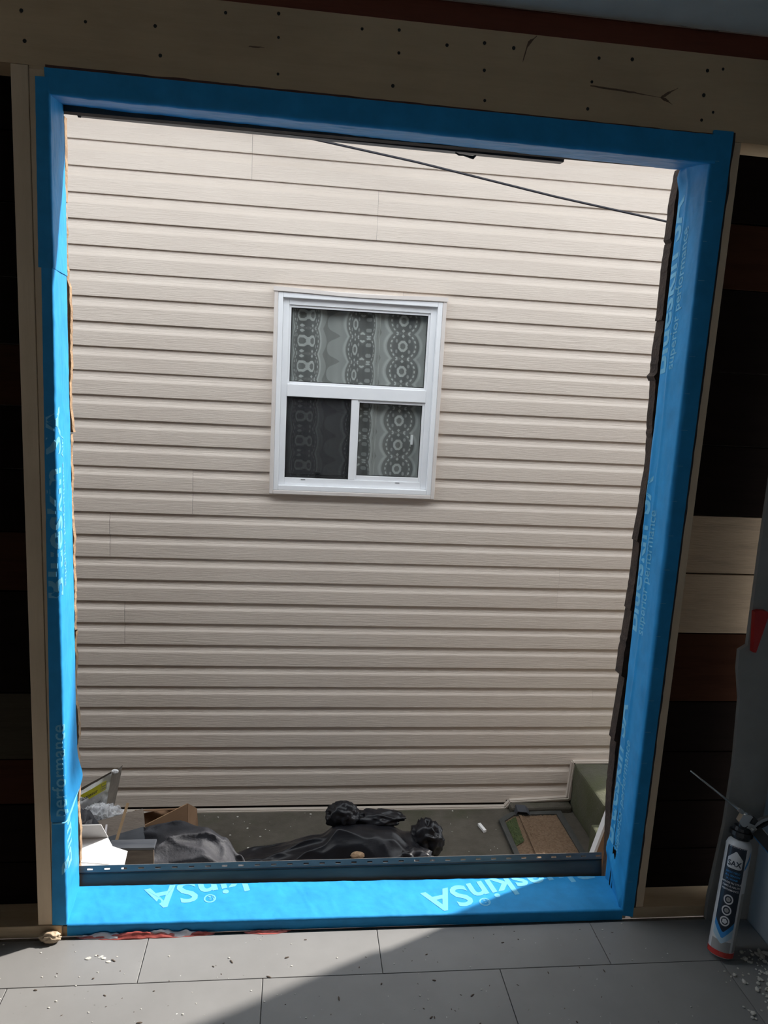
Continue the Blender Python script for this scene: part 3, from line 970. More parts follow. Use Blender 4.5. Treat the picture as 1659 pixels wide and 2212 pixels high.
# ---- lace curtain
NU, NV = 420, 520
cx0, cx1, cz0, cz1 = ix0 - .03, ix1 + .03, .97, 1.90
P = .1235
colsx = [-.20, .04, .285, .518, .76]
def lace(u, v):
    # nearest motif column
    best = min(range(len(colsx)), key=lambda k: abs(u - colsx[k]))
    a = u - colsx[best]
    ph = .0 if best % 2 == 1 else .03
    b = ((v - 1.685 + ph) / P + .5) % 1.0 - .5
    b *= P
    d = math.hypot(a, b)
    c_ = .42
    # pale scallop bands, cusped between the motifs
    if .100 < d < .122: c_ = .62
    if .083 < d < .100: c_ = .88 - .25 * abs((d - .0915) / .0085)
    if d < .083: c_ = .30
    if .063 < d < .070:
        an = math.atan2(b, a) * 9 / math.pi
        c_ = .95 if abs(an - round(an)) < .27 else .30
    if d < .058: c_ = .12
    q = math.hypot(a, b)
    an = math.atan2(b, a)
    rr = .0265 + .0022 * abs(math.sin(4 * an))
    if q < rr: c_ = .85
    if q < rr - .0125: c_ = .30
    bb = abs(b) - P / 2
    if abs(a) + abs(bb + .012) * 1.1 < .010: c_ = .85
    for sx in (-1, 1):
        if math.hypot((a - sx * .036) / .7, abs(b) - .026) < .0095: c_ = .62
    return c_
vv, at_ = [], []
for i in range(NU):
    x_ = cx0 + (cx1 - cx0) * i / (NU - 1)
    # pleats: gathered towards the middle
    pl_ = .016 * math.sin(x_ * 46 + 1.1 * math.sin(x_ * 17)) * (1 if x_ < .40 else .35) + .006 * math.sin(x_ * 95 + .5)
    u_ = x_ + .030 * math.sin(x_ * 46 + 1.1 * math.sin(x_ * 17) + 1.3) * (1 if x_ < .40 else .15)
    for j in range(NV):
        z_ = cz0 + (cz1 - cz0) * j / (NV - 1)
        vv.append((x_ + .006 * (1.45 - z_), SY + .048 + .62 * pl_ * (1.15 - .3 * (z_ - cz0)), z_))
        at_.append(lace(u_, z_))
cur = mk('lace_curtain', vv, [tuple(reversed(f)) for f in grid_faces(NU, NV)], M_LACE, smooth=True, attr=('lace', at_))
tag(cur, 'pleated white lace curtain with ring motifs hanging behind the neighbouring window', 'curtain')

# ================================================================== ALLEY
tag(box('ground', -9, 9, 2.0, 9.2, G - .15, G, M_GROUND), 'mossy grey concrete alley between the two houses', 'ground', kind='structure')

def rough_block(name, x0, x1, y0, y1, z0_, z1_, mat, label, cat, amp=.006, sub=9):
    bm = bmesh.new()
    bm_box(bm, x0, x1, y0, y1, z0_, z1_, .012)
    bmesh.ops.subdivide_edges(bm, edges=bm.edges[:], cuts=sub, use_grid_fill=True)
    for v_ in bm.verts:
        k = v_.co * 13
        v_.co += Vector((nz(k.x, k.y, k.z), nz(k.y, k.z, k.x + 4), nz(k.z, k.x, k.y + 8))) * amp
    return tag(mk_bm(name, bm, mat, None, True), label, cat)
rough_block('concrete_landing', 1.611, 2.30, 3.372, SY - .004, G - .005, -.551, M_STEP, 'mossy raised concrete landing beside the doormat against the siding', 'landing')
rough_block('concrete_step', 1.545, 2.30, 2.95, 3.362, G - .005, -.648, M_STEP, 'lower concrete step block in front of the mossy landing', 'step')
rough_block('concrete_ledge', 1.250, 1.606, 3.735, SY - .004, G - .005, -.785, M_GROUND, 'low concrete ledge under the siding trim behind the doormat', 'ledge', .003)
# bent scrap of flashing on the ledge
bm = bmesh.new()
for i, (x_, y_, z_) in enumerate([(1.262, 3.725, -.818), (1.275, 3.72, -.779), (1.325, 3.715, -.782), (1.345, 3.71, -.80)]):
    bm.verts.new((x_, y_ - .03, z_)); bm.verts.new((x_ + .005, y_ + .03, z_ + .006))
bm.verts.ensure_lookup_table()
for i in range(3):
    bm.faces.new((bm.verts[2 * i], bm.verts[2 * i + 2], bm.verts[2 * i + 3], bm.verts[2 * i + 1]))
o = tag(mk_bm('flashing_scrap', bm, M_GREENEDGE), 'small bent scrap of dark metal flashing at the corner of the ledge', 'scrap')
md = o.modifiers.new('thick', 'SOLIDIFY'); md.thickness = .003

# doormat
mat_ = thing('doormat', (1.35, 3.53, G), 'brown coir doormat with black rubber border and a mossy side', 'doormat')
mx0, mx1, my0, my1 = 1.16, 1.535, 3.22, 3.728
def ring_mesh(outer, inner, z0_, z1_):
    n_ = len(outer)
    vv = [(x, y, z0_) for x, y in outer] + [(x, y, z1_) for x, y in outer] + [(x, y, z1_) for x, y in inner] + [(x, y, z0_) for x, y in inner]
    ff = []
    for i in range(n_):
        j = (i + 1) % n_
        for k in range(3):
            ff.append((k * n_ + i, k * n_ + j, (k + 1) * n_ + j, (k + 1) * n_ + i))
    return vv, ff
outer = [(mx0, my0), (mx1, my0), (mx1, my1), (mx0 + .085, my1 - .008), (mx0, my1 - .075)]
inner = [(mx0 + .028, my0 + .03), (mx1 - .03, my0 + .03), (mx1 - .035, my1 - .03), (mx0 + .095, my1 - .036), (mx0 + .028, my1 - .09)]
v_, f_ = ring_mesh(outer, inner, G, G + .020)
mk('rubber_border', v_, f_, M_RUBBER, mat_)
def flat_patch(name, pts, z, amp, mat, parent, n_=26):
    bm = bmesh.new()
    f0 = bm.faces.new([bm.verts.new((x, y, z)) for x, y in pts])
    bmesh.ops.triangulate(bm, faces=[f0])
    bmesh.ops.subdivide_edges(bm, edges=bm.edges[:], cuts=n_, use_grid_fill=True)
    for v_ in bm.verts: v_.co.z += amp * nz(v_.co.x * 90, v_.co.y * 90) + amp * .6 * nz(v_.co.x * 260, v_.co.y * 260)
    return mk_bm(name, bm, mat, parent)
flat_patch('coir_pile', [inner[0], inner[1], inner[2], inner[3], inner[4]], G + .012, .005, M_COIR, mat_)
flat_patch('moss_patch', [(mx0 + .03, my0 + .2), (mx0 + .085, my0 + .24), (mx0 + .10, my1 - .05), (mx0 + .032, my1 - .10)], G + .0175, .006, M_MOSS, mat_, 14)
bar('coir_ridge', (mx0 + .115, my0 + .03, G + .016), (mx0 + .13, my1 - .04, G + .016), .014, .012, M_COIR, mat_, Vector((0, 0, 1)))

# bin bags: crumpled closed skins resting on the ground
def bag(name, label, top, y_mid, half, mat, seed, crease=.02, nx=190, ny=90, lean=0.0, flat=2.4, fine_=.22):
    x0, x1 = top[0][0], top[-1][0]
    def ridge(x):
        for i in range(len(top) - 1):
            if top[i][0] <= x <= top[i + 1][0]:
                t = (x - top[i][0]) / (top[i + 1][0] - top[i][0])
                t = t * t * (3 - 2 * t)
                return top[i][1] + (top[i + 1][1] - top[i][1]) * t
        return top[-1][1]
    vv = []
    for i in range(nx):
        x = x0 + (x1 - x0) * i / (nx - 1)
        H = ridge(x) - G
        endf = min(1, (min(i, nx - 1 - i) / (nx * .06))) ** .5
        for j in range(ny):
            t = -1 + 2 * j / (ny - 1)
            prof = max(0, 1 - abs(t) ** flat)
            z = G + H * prof * (.0 + endf)
            y = y_mid + half * t * (.9 + .12 * nz(x * 5, seed)) + lean * (x - x0)
            # creases: sharp ridged noise running obliquely
            wx = x + .10 * nz(x * 3, y * 3, seed + 4)
            q = Vector((wx * 2.2 + y * 1.2, (y - .35 * wx) * 9, seed))
            r1 = (1 - abs(noise.noise(q)) * 2.2)
            r1 = r1 * abs(r1)
            r2_ = 1 - abs(noise.noise(Vector((wx * 7 + y * 4, (y + .2 * wx) * 17, seed + 7)))) * 2
            cdis = crease * (r1 * .7 + r2_ * fine_ + .6 * nz(x * 3.5, y * 4, seed + 2)) * (prof ** .6) * endf
            vv.append((x + .5 * cdis * nz(x * 9, y * 9, seed), y - .5 * cdis, max(G + .001, z + cdis)))
    return tag(mk(name, vv, grid_faces(nx, ny), mat, None, True), label, 'bin bag', 'black bin bags in the alley')
def crumple(name, c_, r_, mat, parent, seed, sc_=(1, 1, 1), amp=.35, sub=4, freq=1.0):
    bm = bmesh.new()
    bmesh.ops.create_icosphere(bm, subdivisions=sub, radius=1)
    for v_ in bm.verts:
        d = v_.co.normalized()
        q = d * 2.2 * freq + Vector((seed, seed * .7, 1))
        k = 1 + amp * (1 - 2.2 * abs(noise.noise(q))) + amp * .5 * (1 - 2 * abs(noise.noise(q * 2.4)))
        v_.co = Vector((c_[0] + d.x * r_ * k * sc_[0], c_[1] + d.y * r_ * k * sc_[1], c_[2] + d.z * r_ * k * sc_[2]))
    return mk_bm(name, bm, mat, parent, True)

b2 = bag('bin_bag', 'glossy black bin bag stretched along the alley with knotted ends', [(-0.3694, -0.7178), (-0.1026, -0.6305), (0.1642, -0.5587), (0.2463, -0.5074), (0.3694, -0.5074), (0.4823, -0.5125), (0.5746, -0.5536), (0.6567, -0.6049), (0.7388, -0.7588)], 3.14, .235, M_BAG, 4.2, .030)
crumple('knot', (0.2688, 3.2016, -0.4817), .055, M_BAG, b2, 2.0, (1.1, .8, 1.0), .30, 4)
crumple('knot', (0.6619, 3.1605, -0.5792), .062, M_BAG, b2, 5.5, (1.0, .9, 1.15), .35, 4)
crumple('loose_fold', (0.431, 3.2221, -0.5074), .050, M_BAG, b2, 7.5, (2.0, .8, .55), .35, 4)
crumple('loose_fold', (0.5746, 3.0579, -0.6305), .07, M_BAG, b2, 9.1, (1.2, .8, .8), .4, 4)
b1 = bag('bin_bag', 'dusty black bin bag slumped high beside the weathered boards', [(-1.1157, -0.4728), (-0.8246, -0.2011), (-0.5821, -0.2157), (-0.4851, -0.1866), (-0.3881, -0.172), (-0.3007, -0.1817), (-0.2231, -0.2303), (-0.1649, -0.3079), (-0.0776, -0.4922), (0.0194, -0.7056)], 2.60, .31, M_BAGDUST, 8.7, .036, flat=3.2, fine_=.45)

# chip of wood on the bag
crumple('wood_chip', (.330, 3.022, -.560), .017, M_SPLINTER, None, 3.0, (1.6, 1, .7), .2, 3)
bc = bpy.data.objects['wood_chip']
tag(bc, 'small orange wood chip lying on the glossy black bag', 'chip')

# open cardboard box
cb = thing('cardboard_box', (-.55, 3.25, G), 'open brown cardboard box by the siding behind the bags', 'box')
def panel(name, p, thick, mat, parent):
    o_ = mk(name, p, [tuple(range(len(p)))], mat, parent)
    md_ = o_.modifiers.new('thick', 'SOLIDIFY'); md_.thickness = thick; md_.offset = 0
    return o_
A, Bc, Cc, D = (-.445, 3.28), (-.80, 3.08), (-.90, 3.38), (-.56, 3.58)
hts = {'A': -.455, 'B': -.545, 'C': -.62, 'D': -.50}
panel('box_side', [(A[0], A[1], G), (Bc[0], Bc[1], G), (Bc[0], Bc[1], hts['B']), (A[0], A[1], hts['A'])], .005, M_CARD, cb)
panel('box_side', [(A[0], A[1], G), (A[0], A[1], hts['A']), (-.425, 3.45, -.585), (D[0] + .13, D[1], G)], .005, M_CARD, cb)
panel('box_side', [(D[0] + .13, D[1], G), (-.425, 3.45, -.585), (-.60, 3.62, -.69), (Cc[0], Cc[1], -.62), (Cc[0], Cc[1], G)], .005, M_CARD, cb)
panel('box_flap', [(-.62, 3.40, -.565), (-.46, 3.44, -.575), (-.47, 3.60, -.675), (-.74, 3.56, -.66)], .005, M_CARD, cb)

# cement sack with a yellow band
sk = thing('cement_sack', (-.80, 2.83, -.30), 'torn grey paper sack with a yellow printed band on top of the heap', 'sack')
ct = Vector((-.668, 2.800, -.030)); th = math.radians(33)
ex = Vector((math.cos(th), -.05, math.sin(th))).normalized(); ez = Vector((.09, .05, 1)).normalized(); ey = Vector((.10, .99, .02))
def sp(a, b, c_=0): return tuple(ct + ex * a + ez * b + ey * c_)      # a<=0 leftwards, b<=0 downwards, c back
nu_, nv_ = 40, 46
vv = []
for i in range(nu_):
    for j in range(nv_):
        a = -.42 * (1 - i / (nu_ - 1)); b = -.24 * (1 - j / (nv_ - 1))
        # lower right corner is torn back
        bul = -.035 * math.sin(math.pi * i / (nu_ - 1)) * math.sin(math.pi * min(1, (1 - j / (nv_ - 1)) * 1.4)) + .010 * nz(a * 18, b * 18, 2) + .005 * nz(a * 50, b * 50, 5)
        sh = -.02 * (1 - j / (nv_ - 1)) * (i / (nu_ - 1))
        vv.append(sp(a + sh, b, bul))
mk('sack_front', vv, [tuple(reversed(f)) for f in grid_faces(nu_, nv_)], M_SACK, sk, True)
vv = []
for i in range(24):
    for j in range(40):
        t = i / 23; b = -.20 * (1 - j / 39)
        w_ = .012 * (j / 39) ** .8 + .004
        vv.append(sp(w_ * t - .06 * (-b / .78) - .004 * t * abs(nz(b * 60, 1)), b + .008 * nz(t * 9, b * 30) - .030 * t, .10 * t))
mk('sack_gusset', vv, grid_faces(24, 40), M_KRAFT, sk, True)
panel('sack_back', [sp(-.42, -.02, .10), sp(-.02, -.03, .10), sp(-.06, -.22, .10), sp(-.42, -.24, .10)], .002, M_KRAFT, sk)
# crumpled grey shoulder at the top edge
crumple('torn_corner', sp(.008, -.008, .02), .008, M_SACK, sk, 4.4, (1.3, 1.0, .8), .35, 3)
# yellow band
vv = []
for i in range(24):
    a = -.40 + .385 * i / 23
    for b in (-.050, -.032, -.012):
        vv.append(sp(a, b, -.016 + .004 * nz(a * 18, 1)))
yb = mk('yellow_band', vv, [tuple(reversed(f)) for f in grid_faces(24, 3)], M_YELLOW, sk)
bm = text_bm('répandre de 1 cm (1/2 po) d\'épaisseur', .021, .0004, 0)
bm.verts.index_update()
vv = [sp(-.355 + w.co.x * .93, -.039 + w.co.y, -.0205) for w in bm.verts]
ff = [[w.index for w in f.verts] for f in bm.faces]; bm.free()
mk('band_lettering', vv, ff, M_INK, yb)
bm = bmesh.new()
for (a0, a1, b0_, b1_) in ((-.038, -.010, -.046, -.044), (-.038, -.010, -.018, -.016), (-.038, -.036, -.046, -.016), (-.012, -.010, -.046, -.016), (-.034, -.014, -.040, -.036), (-.034, -.014, -.031, -.027)):
    q = [bm.verts.new(sp(a, b, -.018)) for a, b in ((a0, b0_), (a1, b0_), (a1, b1_), (a0, b1_))]
    bm.faces.new(q)
mk_bm('printed_box', bm, M_INKG, sk)
bm = bmesh.new()
for r_ in range(9):
    for c0 in (-.33, -.21, -.10):
        b_ = -.085 - r_ * .014
        w_ = rnd.uniform(.05, .09)
        s_ = -.06 * (-b_ / .78)
        q = [bm.verts.new(sp(a + s_, b, -.026 - .02 * (r_ / 9))) for a, b in ((c0, b_), (c0 + w_, b_), (c0 + w_, b_ + .005), (c0, b_ + .005))]
        bm.faces.new(q)
mk_bm('printed_lines', bm, M_INKG, sk)

# clear plastic bag
o = crumple('plastic_bag', (-.688, 2.72, -.185), .062, M_CLEAR, None, 6.2, (1.15, .9, .85), .28, 5, 1.4)
tag(o, 'crumpled clear plastic bag with sparkling folds beside the cement sack', 'plastic bag')
# dark cloth scrap
o = crumple('cloth_scrap', (-.715, 2.50, -.115), .042, M_BAGDUST, None, 1.3, (1.3, .9, 1.9), .45, 4, 1.3)
tag(o, 'crumpled dark grey cloth scrap behind the white carton', 'cloth')
# weathered boards
o = bar('weathered_board', (-.80, 2.62, -.195), (-.52, 2.66, -.135), .016, .07, M_OLDWOOD, None, Vector((0, .8, .6)))
tag(o, 'grey weathered board lying highest on the heap', 'board')
o = bar('weathered_board', (-.78, 2.56, -.235), (-.505, 2.60, -.172), .022, .07, M_GREENEDGE, None, Vector((0, .8, .6)))
tag(o, 'dark painted board under the grey weathered one', 'board')
# laths
o = bar('lath', (-.604, 2.48, -.200), (-.578, 2.66, -.072), .010, .007, M_LATH)
tag(o, 'thin brown wooden lath sticking up out of the heap', 'lath')
o = bar('lath', (-.625, 2.46, -.200), (-.640, 2.60, -.120), .006, .004, M_FELTWHITE)
tag(o, 'thin pale splinter leaning near the brown lath', 'lath')
# siding offcut
oc = thing('siding_offcut', (-.51, 2.46, -.20), 'short brown siding offcut with a nailing lip between carton and bag', 'offcut')
box('offcut_face', -.560, -.446, 2.452, 2.462, -.205, -.124, M_OFFCUT, oc, .003)
box('offcut_lip', -.600, -.444, 2.450, 2.500, -.124, -.114, M_GREENEDGE, oc, .002)
box('offcut_base', -.560, -.450, 2.440, 2.50, -.232, -.205, M_BLACKPL, oc, .003)

# white carton, broken open
wc = thing('white_carton', (-.66, 2.22, G), 'white carton torn open and lit by the sun at the end of the sill', 'carton')
panel('carton_flap', [(-.80, 2.387, -.035), (-.583, 2.387, -.030), (-.598, 2.358, .036), (-.80, 2.358, .034)], .003, M_CARDSHADE, wc)
panel('carton_panel', [(-.80, 2.17, -.052), (-.615, 2.17, -.050), (-.560, 2.345, -.034), (-.583, 2.385, -.031), (-.80, 2.385, -.036)], .003, M_PAPERW, wc)
panel('carton_panel', [(-.575, 2.16, -.075), (-.505, 2.18, -.085), (-.508, 2.33, -.045), (-.560, 2.345, -.036), (-.59, 2.26, -.046)], .003, M_PAPERW, wc)
box('carton_body', -.80, -.53, 2.145, 2.283, G, -.092, M_PAPERW, wc)
ws = thing('paper_sheet', (-.68, 2.24, -.04), 'lined white sheet lying on the torn carton', 'paper')
vv = []
for i in range(16):
    for j in range(10):
        a = i / 15; b = j / 9
        vv.append((-.80 + .265 * a - .04 * b * 0 + .0, 2.135 + .185 * b - .045 * a, -.043 + .006 * nz(a * 4, b * 4, 3) + .004 * b))
sheet_ = mk('sheet', vv, grid_faces(16, 10), M_PAPERW, ws, True)
bm = bmesh.new()
for k in range(5):
    b = .35 + .13 * k
    q = []
    for i in range(15):
        a = .3 + .65 * i / 14
        base_ = (-.80 + .265 * a, 2.135 + .185 * b - .045 * a, -.0425 + .006 * nz(a * 4, b * 4, 3) + .004 * b + .0012)
        q.append((bm.verts.new(base_), bm.verts.new((base_[0], base_[1] + .0022, base_[2]))))
    for i in range(14):
        bm.faces.new((q[i][0], q[i + 1][0], q[i + 1][1], q[i][1]))
mk_bm('printed_lines', bm, M_INKG, sheet_)
o = panel('wood_offcut', [(-.592, 2.15, -.068), (-.560, 2.15, -.070), (-.562, 2.24, -.062), (-.585, 2.23, -.060)], .01, M_SPLINTER, None)
tag(o, 'small reddish wood offcut between the white carton pieces', 'offcut')
o = panel('card_scrap', [(-.520, 2.17, -.09), (-.478, 2.17, -.10), (-.500, 2.27, -.085), (-.525, 2.27, -.075)], .004, M_PAPERW, None)
tag(o, 'small pale grey card scrap next to the siding offcut', 'scrap')

# board leaning by the step
lb = thing('leaning_board', (1.1, 2.5, G), 'white edged brown board leaning beside the jamb near the doormat', 'board')
p0 = Vector((1.012, 2.50, G + .02)); p1 = Vector((1.250, 2.50, .16))
ax = (p1 - p0).normalized(); wd = Vector((.93, .30, 0)); wd = (wd - ax * wd.dot(ax)).normalized(); nn_ = ax.cross(wd).normalized()
if nn_.y > 0: nn_ = -nn_
def bp(a, b, c_): return tuple(p0 + ax * a + wd * b + nn_ * c_)
Lb = (p1 - p0).length
def slab(name, a0, a1, b0_, b1_, c0, c1, mat, parent):
    pts = [bp(a0, b0_, c1), bp(a0, b1_, c1), bp(a1, b1_, c1), bp(a1, b0_, c1), bp(a0, b0_, c0), bp(a0, b1_, c0), bp(a1, b1_, c0), bp(a1, b0_, c0)]
    return hexa(name, pts, mat, parent)
slab('board_face', 0, Lb, .012, .32, 0, .018, M_CARD, lb)
slab('board_edge', 0, Lb, 0, .013, -.001, .019, M_PAPERW, lb)

# metal strip with a slotted nailing hem, standing behind the sill
st = thing('siding_strip', (.2, 2.078, 0), 'dark slate siding strip with slotted nailing hem beyond the blue sill', 'siding strip')
SX0, SX1 = -.600, 1.004
prof = [(2.060, .004), (2.060, .012), (2.0615, .024), (2.066, .040), (2.0705, .054), (2.072, .0600)]
def zoff(x): return .008 * (x - SX0) / (SX1 - SX0)
vv = []
NXs = 60
for i in range(NXs):
    x = SX0 + (SX1 - SX0) * i / (NXs - 1)
    for (y, z) in prof:
        vv.append((x, y + .0008 * nz(x * 12, z * 40), z + zoff(x) + .002))
o = mk('strip_face', vv, [tuple(reversed(f)) for f in grid_faces(NXs, len(prof))], M_SLATE, st, True)
md = o.modifiers.new('thick', 'SOLIDIFY'); md.thickness = .0012; md.offset = 0
bar('strip_groove', (SX0, 2.0715, .0635), (SX1, 2.0715, .0715), .0025, .003, M_ADH, st)
# hem with real slots
bm = bmesh.new()
xs = []
x = SX0
pitch, slot = .0485, .016
k = 0
cols = []
while x < SX1:
    cols.append((x, min(x + pitch - slot, SX1), False)); x += pitch - slot
    if x < SX1: cols.append((x, min(x + slot, SX1), True))
    x += slot
zrow = [.0648, .0715, .0760, .0835]
for (a, b, s_) in cols:
    for r_ in range(3):
        if s_ and r_ == 1: continue
        q = [bm.verts.new((xx, 2.0725 + .006 * (zz - .065) / .02, zz + zoff(xx))) for xx, zz in ((a, zrow[r_]), (b, zrow[r_]), (b, zrow[r_ + 1]), (a, zrow[r_ + 1]))]
        bm.faces.new(q)
bmesh.ops.remove_doubles(bm, verts=bm.verts[:], dist=.0001)
o = mk_bm('nailing_hem', bm, M_SLATEHEM, st)
md = o.modifiers.new('thick', 'SOLIDIFY'); md.thickness = .0014; md.offset = 0

# dark strip hanging above the opening outside
ot = thing('soffit_strip', (.05, 2.09, 2.12), 'dark metal strip hanging outside under the head of the opening', 'metal strip')
hexa('strip_bar', [(-.562, 2.078, 2.131), (.678, 2.078, 2.122), (.684, 2.078, 2.165), (-.562, 2.078, 2.175), (-.562, 2.108, 2.133), (.678, 2.108, 2.124), (.684, 2.108, 2.165), (-.562, 2.108, 2.175)], M_GREENEDGE, ot)
hexa('strip_end', [(-.592, 2.078, 2.134), (-.570, 2.078, 2.134), (-.570, 2.078, 2.172), (-.592, 2.078, 2.172), (-.592, 2.10, 2.136), (-.570, 2.10, 2.136), (-.570, 2.10, 2.172), (-.592, 2.10, 2.172)], M_SHINGLE, ot)
v_, f_ = tube_data([(.388, 2.088, 2.124), (.398, 2.088, 2.119), (.410, 2.088, 2.1195), (.424, 2.088, 2.117), (.436, 2.088, 2.1155), (.443, 2.088, 2.121)], [.0018, .0022, .002, .003, .0045, .002], 8)
mk('hook_clip', v_, f_, M_GASKET, ot, True)
tube('screw_head', [(-.555, 2.086, 2.132), (-.555, 2.086, 2.127)], [.005, .004], M_GASKET, ot)

# overhead cable
pts = []
ctrl = [(-0.66, 3.76, 2.8), (-0.043, 3.66, 2.569), (0.496, 3.6, 2.486), (1.128, 3.53, 2.373), (1.653, 3.47, 2.291), (4.5, 2.95, 1.75)]
for i in range(len(ctrl) - 1):
    a, b = Vector(ctrl[i]), Vector(ctrl[i + 1])
    for k in range(6): pts.append(a.lerp(b, k / 6))
pts.append(Vector(ctrl[-1]))
o = tube('cable', pts, .0052, M_CABLE, None, 8)
tag(o, 'thin black overhead cable slanting across the alley above the window', 'cable')

# white chip and gravel on the ground by the siding
o = bar('chalk_stub', (1.045, 3.63, G + .008), (1.062, 3.565, G + .008), .016, .014, M_PAPERW, None, Vector((0, 0, 1)))
tag(o, 'white stub lying on the concrete beside the doormat', 'stub')
bm = bmesh.new()
for k in range(55):
    x_, y_ = rnd.uniform(-.5, 1.14), rnd.uniform(3.35, 3.79)
    r_ = rnd.choice([.0015, .002, .002, .003, .005])
    c0 = len(bm.verts)
    ge = bmesh.ops.create_icosphere(bm, subdivisions=1, radius=r_)
    for v_ in ge['verts']:
        v_.co = Vector((v_.co.x * rnd.uniform(.8, 1.6) + x_, v_.co.y + y_, v_.co.z * .6 + G + r_ * .4))
o = mk_bm('gravel', bm, M_CRUMB)
tag(o, 'pale gravel specks scattered on the alley concrete', 'gravel', kind='stuff')

# ================================================================== INSIDE DETAILS
# hardened foam blob at the end of the bottom plate
o = crumple('foam_blob', (-.612, 1.877, .014), .0135, M_FOAM, None, 2.7, (1.7, .8, .95), .25, 4)
tag(o, 'cream blob of hardened foam at the end of the bottom plate', 'foam')
# torn underlay along the foot of the sill
def torn(name, label, x0, x1, mat, seed, h, y):
    vv = []
    n_ = 60
    for i in range(n_):
        t = i / (n_ - 1)
        x = x0 + (x1 - x0) * t
        env = math.sin(math.pi * min(1, max(0, t))) ** .5
        lo = -.001
        hi = h * env * (.55 + .5 * nz(x * 16, seed) + .35 * nz(x * 60, seed + 2))
        for k in range(5):
            s_ = k / 4
            vv.append((x + .002 * nz(x * 50, k), y - .012 * (1 - s_) * env + .003 * nz(x * 35, k * .8, seed), max(.0006, lo + (max(hi, .002)) * s_ + .002 * nz(x * 40, k, seed))))
    o_ = mk(name, vv, [tuple(reversed(f)) for f in grid_faces(n_, 5)], mat, None, True)
    md_ = o_.modifiers.new('thick', 'SOLIDIFY'); md_.thickness = .0012
    return tag(o_, label, 'underlay')
torn('underlay_scrap', 'torn red underlay strip along the foot of the blue sill', -.55, -.18, M_FELTRED, 3.3, .018, 1.888)
torn('underlay_scrap', 'torn whitish underlay shred above the red strip at the sill', -.545, -.37, M_FELTWHITE, 6.3, .022, 1.8915)
torn('underlay_scrap', 'thin pale underlay shred at the middle of the sill foot', -.38, -.20, M_FELTWHITE, 9.9, .023, 1.8915)
torn('underlay_scrap', 'small red underlay shred further along the sill foot', -.10, .03, M_FELTRED, 12.9, .010, 1.890)

# red wedge at the drywall edge
bm = bmesh.new()
for (y_, gsh) in ((1.862, 0), (1.8775, 0)):
    for (x_, z_) in ((1.258, .962), (1.272, .966), (1.292, .965), (1.301, .957), (1.279, .845), (1.270, .846), (1.262, .925)):
        bm.verts.new((x_, y_, z_))
bm.verts.ensure_lookup_table()
bm.faces.new([bm.verts[i] for i in range(7)]); bm.faces.new([bm.verts[i] for i in range(13, 6, -1)])
for i in range(7):
    j = (i + 1) % 7
    bm.faces.new((bm.verts[j], bm.verts[i], bm.verts[i + 7], bm.verts[j + 7]))
tag(mk_bm('plastic_wedge', bm, M_RED), 'red plastic wedge stuck on the drywall edge', 'wedge')

# ---- spray foam can
can = thing('spray_foam_can', (1.216, 1.745, 0), 'leaning spray foam can with a dark label in the corner', 'can')
cb0 = Vector((1.222, 1.742, .006)); cb1 = Vector((1.276, 1.806, .322))
ca = (cb1 - cb0).normalized(); HC = (cb1 - cb0).length
cf = Vector((-.70, -.92, 0)) * 1.0
cf = (cf - ca * cf.dot(ca)).normalized()          # outward, towards the viewer
cs = ca.cross(cf).normalized()                    # to the right on the label as one faces it
RC = .0335
def cyl(th_, h, r=RC): return cb0 + ca * h + (cf * math.cos(th_) + cs * math.sin(th_)) * r
lathe = [(.0, RC * .90), (.003, RC), (.008, RC * 1.01), (.010, RC), (.262, RC), (.268, RC * 1.02), (.271, RC * .98), (.279, RC * .88), (.285, RC * .66), (.288, RC * .40)]
NT = 40
vv = [tuple(cyl(2 * math.pi * k / NT, h * HC / .29, r)) for h, r in lathe for k in range(NT)]
ff = []
for i in range(len(lathe) - 1):
    for k in range(NT):
        k2 = (k + 1) % NT
        ff.append((i * NT + k, i * NT + k2, (i + 1) * NT + k2, (i + 1) * NT + k))
ff.append(tuple(range(NT - 1, -1, -1))); ff.append(tuple(range((len(lathe) - 1) * NT, len(lathe) * NT)))
body = mk('can_body', vv, ff, M_CANWHITE, can, True)
KH = HC / .297
def lcyl(th_, h, r=RC): return cyl(th_, h * KH, r)
def patch(name, th0, th1, h0, h1, mat, lift=.0004, parent=None, shape=None, n_=14):
    vv = []
    for i in range(n_):
        t = i / (n_ - 1)
        th_ = th0 + (th1 - th0) * t
        a, b = (h0, h1) if shape is None else shape(t)
        for s_ in range(4):
            vv.append(tuple(lcyl(th_, a + (b - a) * s_ / 3, RC + lift)))
    return mk(name, vv, grid_faces(n_, 4), mat, parent or body)
def ctext(s, size, h, th_c, mat, lift, parent, bold=.01):
    bm = text_bm(s, size, bold * size, 0)
    xs_ = [v_.co.x for v_ in bm.verts]
    mid = (min(xs_) + max(xs_)) / 2
    bm.verts.index_update()
    vv = [tuple(lcyl(th_c + (v_.co.x - mid) / RC, h + v_.co.y, RC + lift)) for v_ in bm.verts]
    ff = [[v_.index for v_ in f.verts] for f in bm.faces]; bm.free()
    return mk('can_lettering', vv, ff, mat, parent)
W_ = .78
tc_ = -.05
patch('label_rim', tc_ - W_ - .03, tc_ + W_ + .03, (.070), .278, M_CANWHITE, .0003)
lab = patch('label_panel', tc_ - W_, tc_ + W_, .085, .281, M_CANNAVY, .0006, None, lambda t: (.062 + .030 * abs(2 * t - 1), .276))
patch('label_chevron', tc_ - W_, tc_ + W_, 0, 0, M_CANBLUE, .0007, None, lambda t: (.047 + .030 * abs(2 * t - 1), .062 + .030 * abs(2 * t - 1)))
patch('label_chevron', tc_ - W_, tc_ + W_, 0, 0, M_CANPALE, .00065, None, lambda t: (.034 + .020 * abs(2 * t - 1), .048 + .030 * abs(2 * t - 1)))
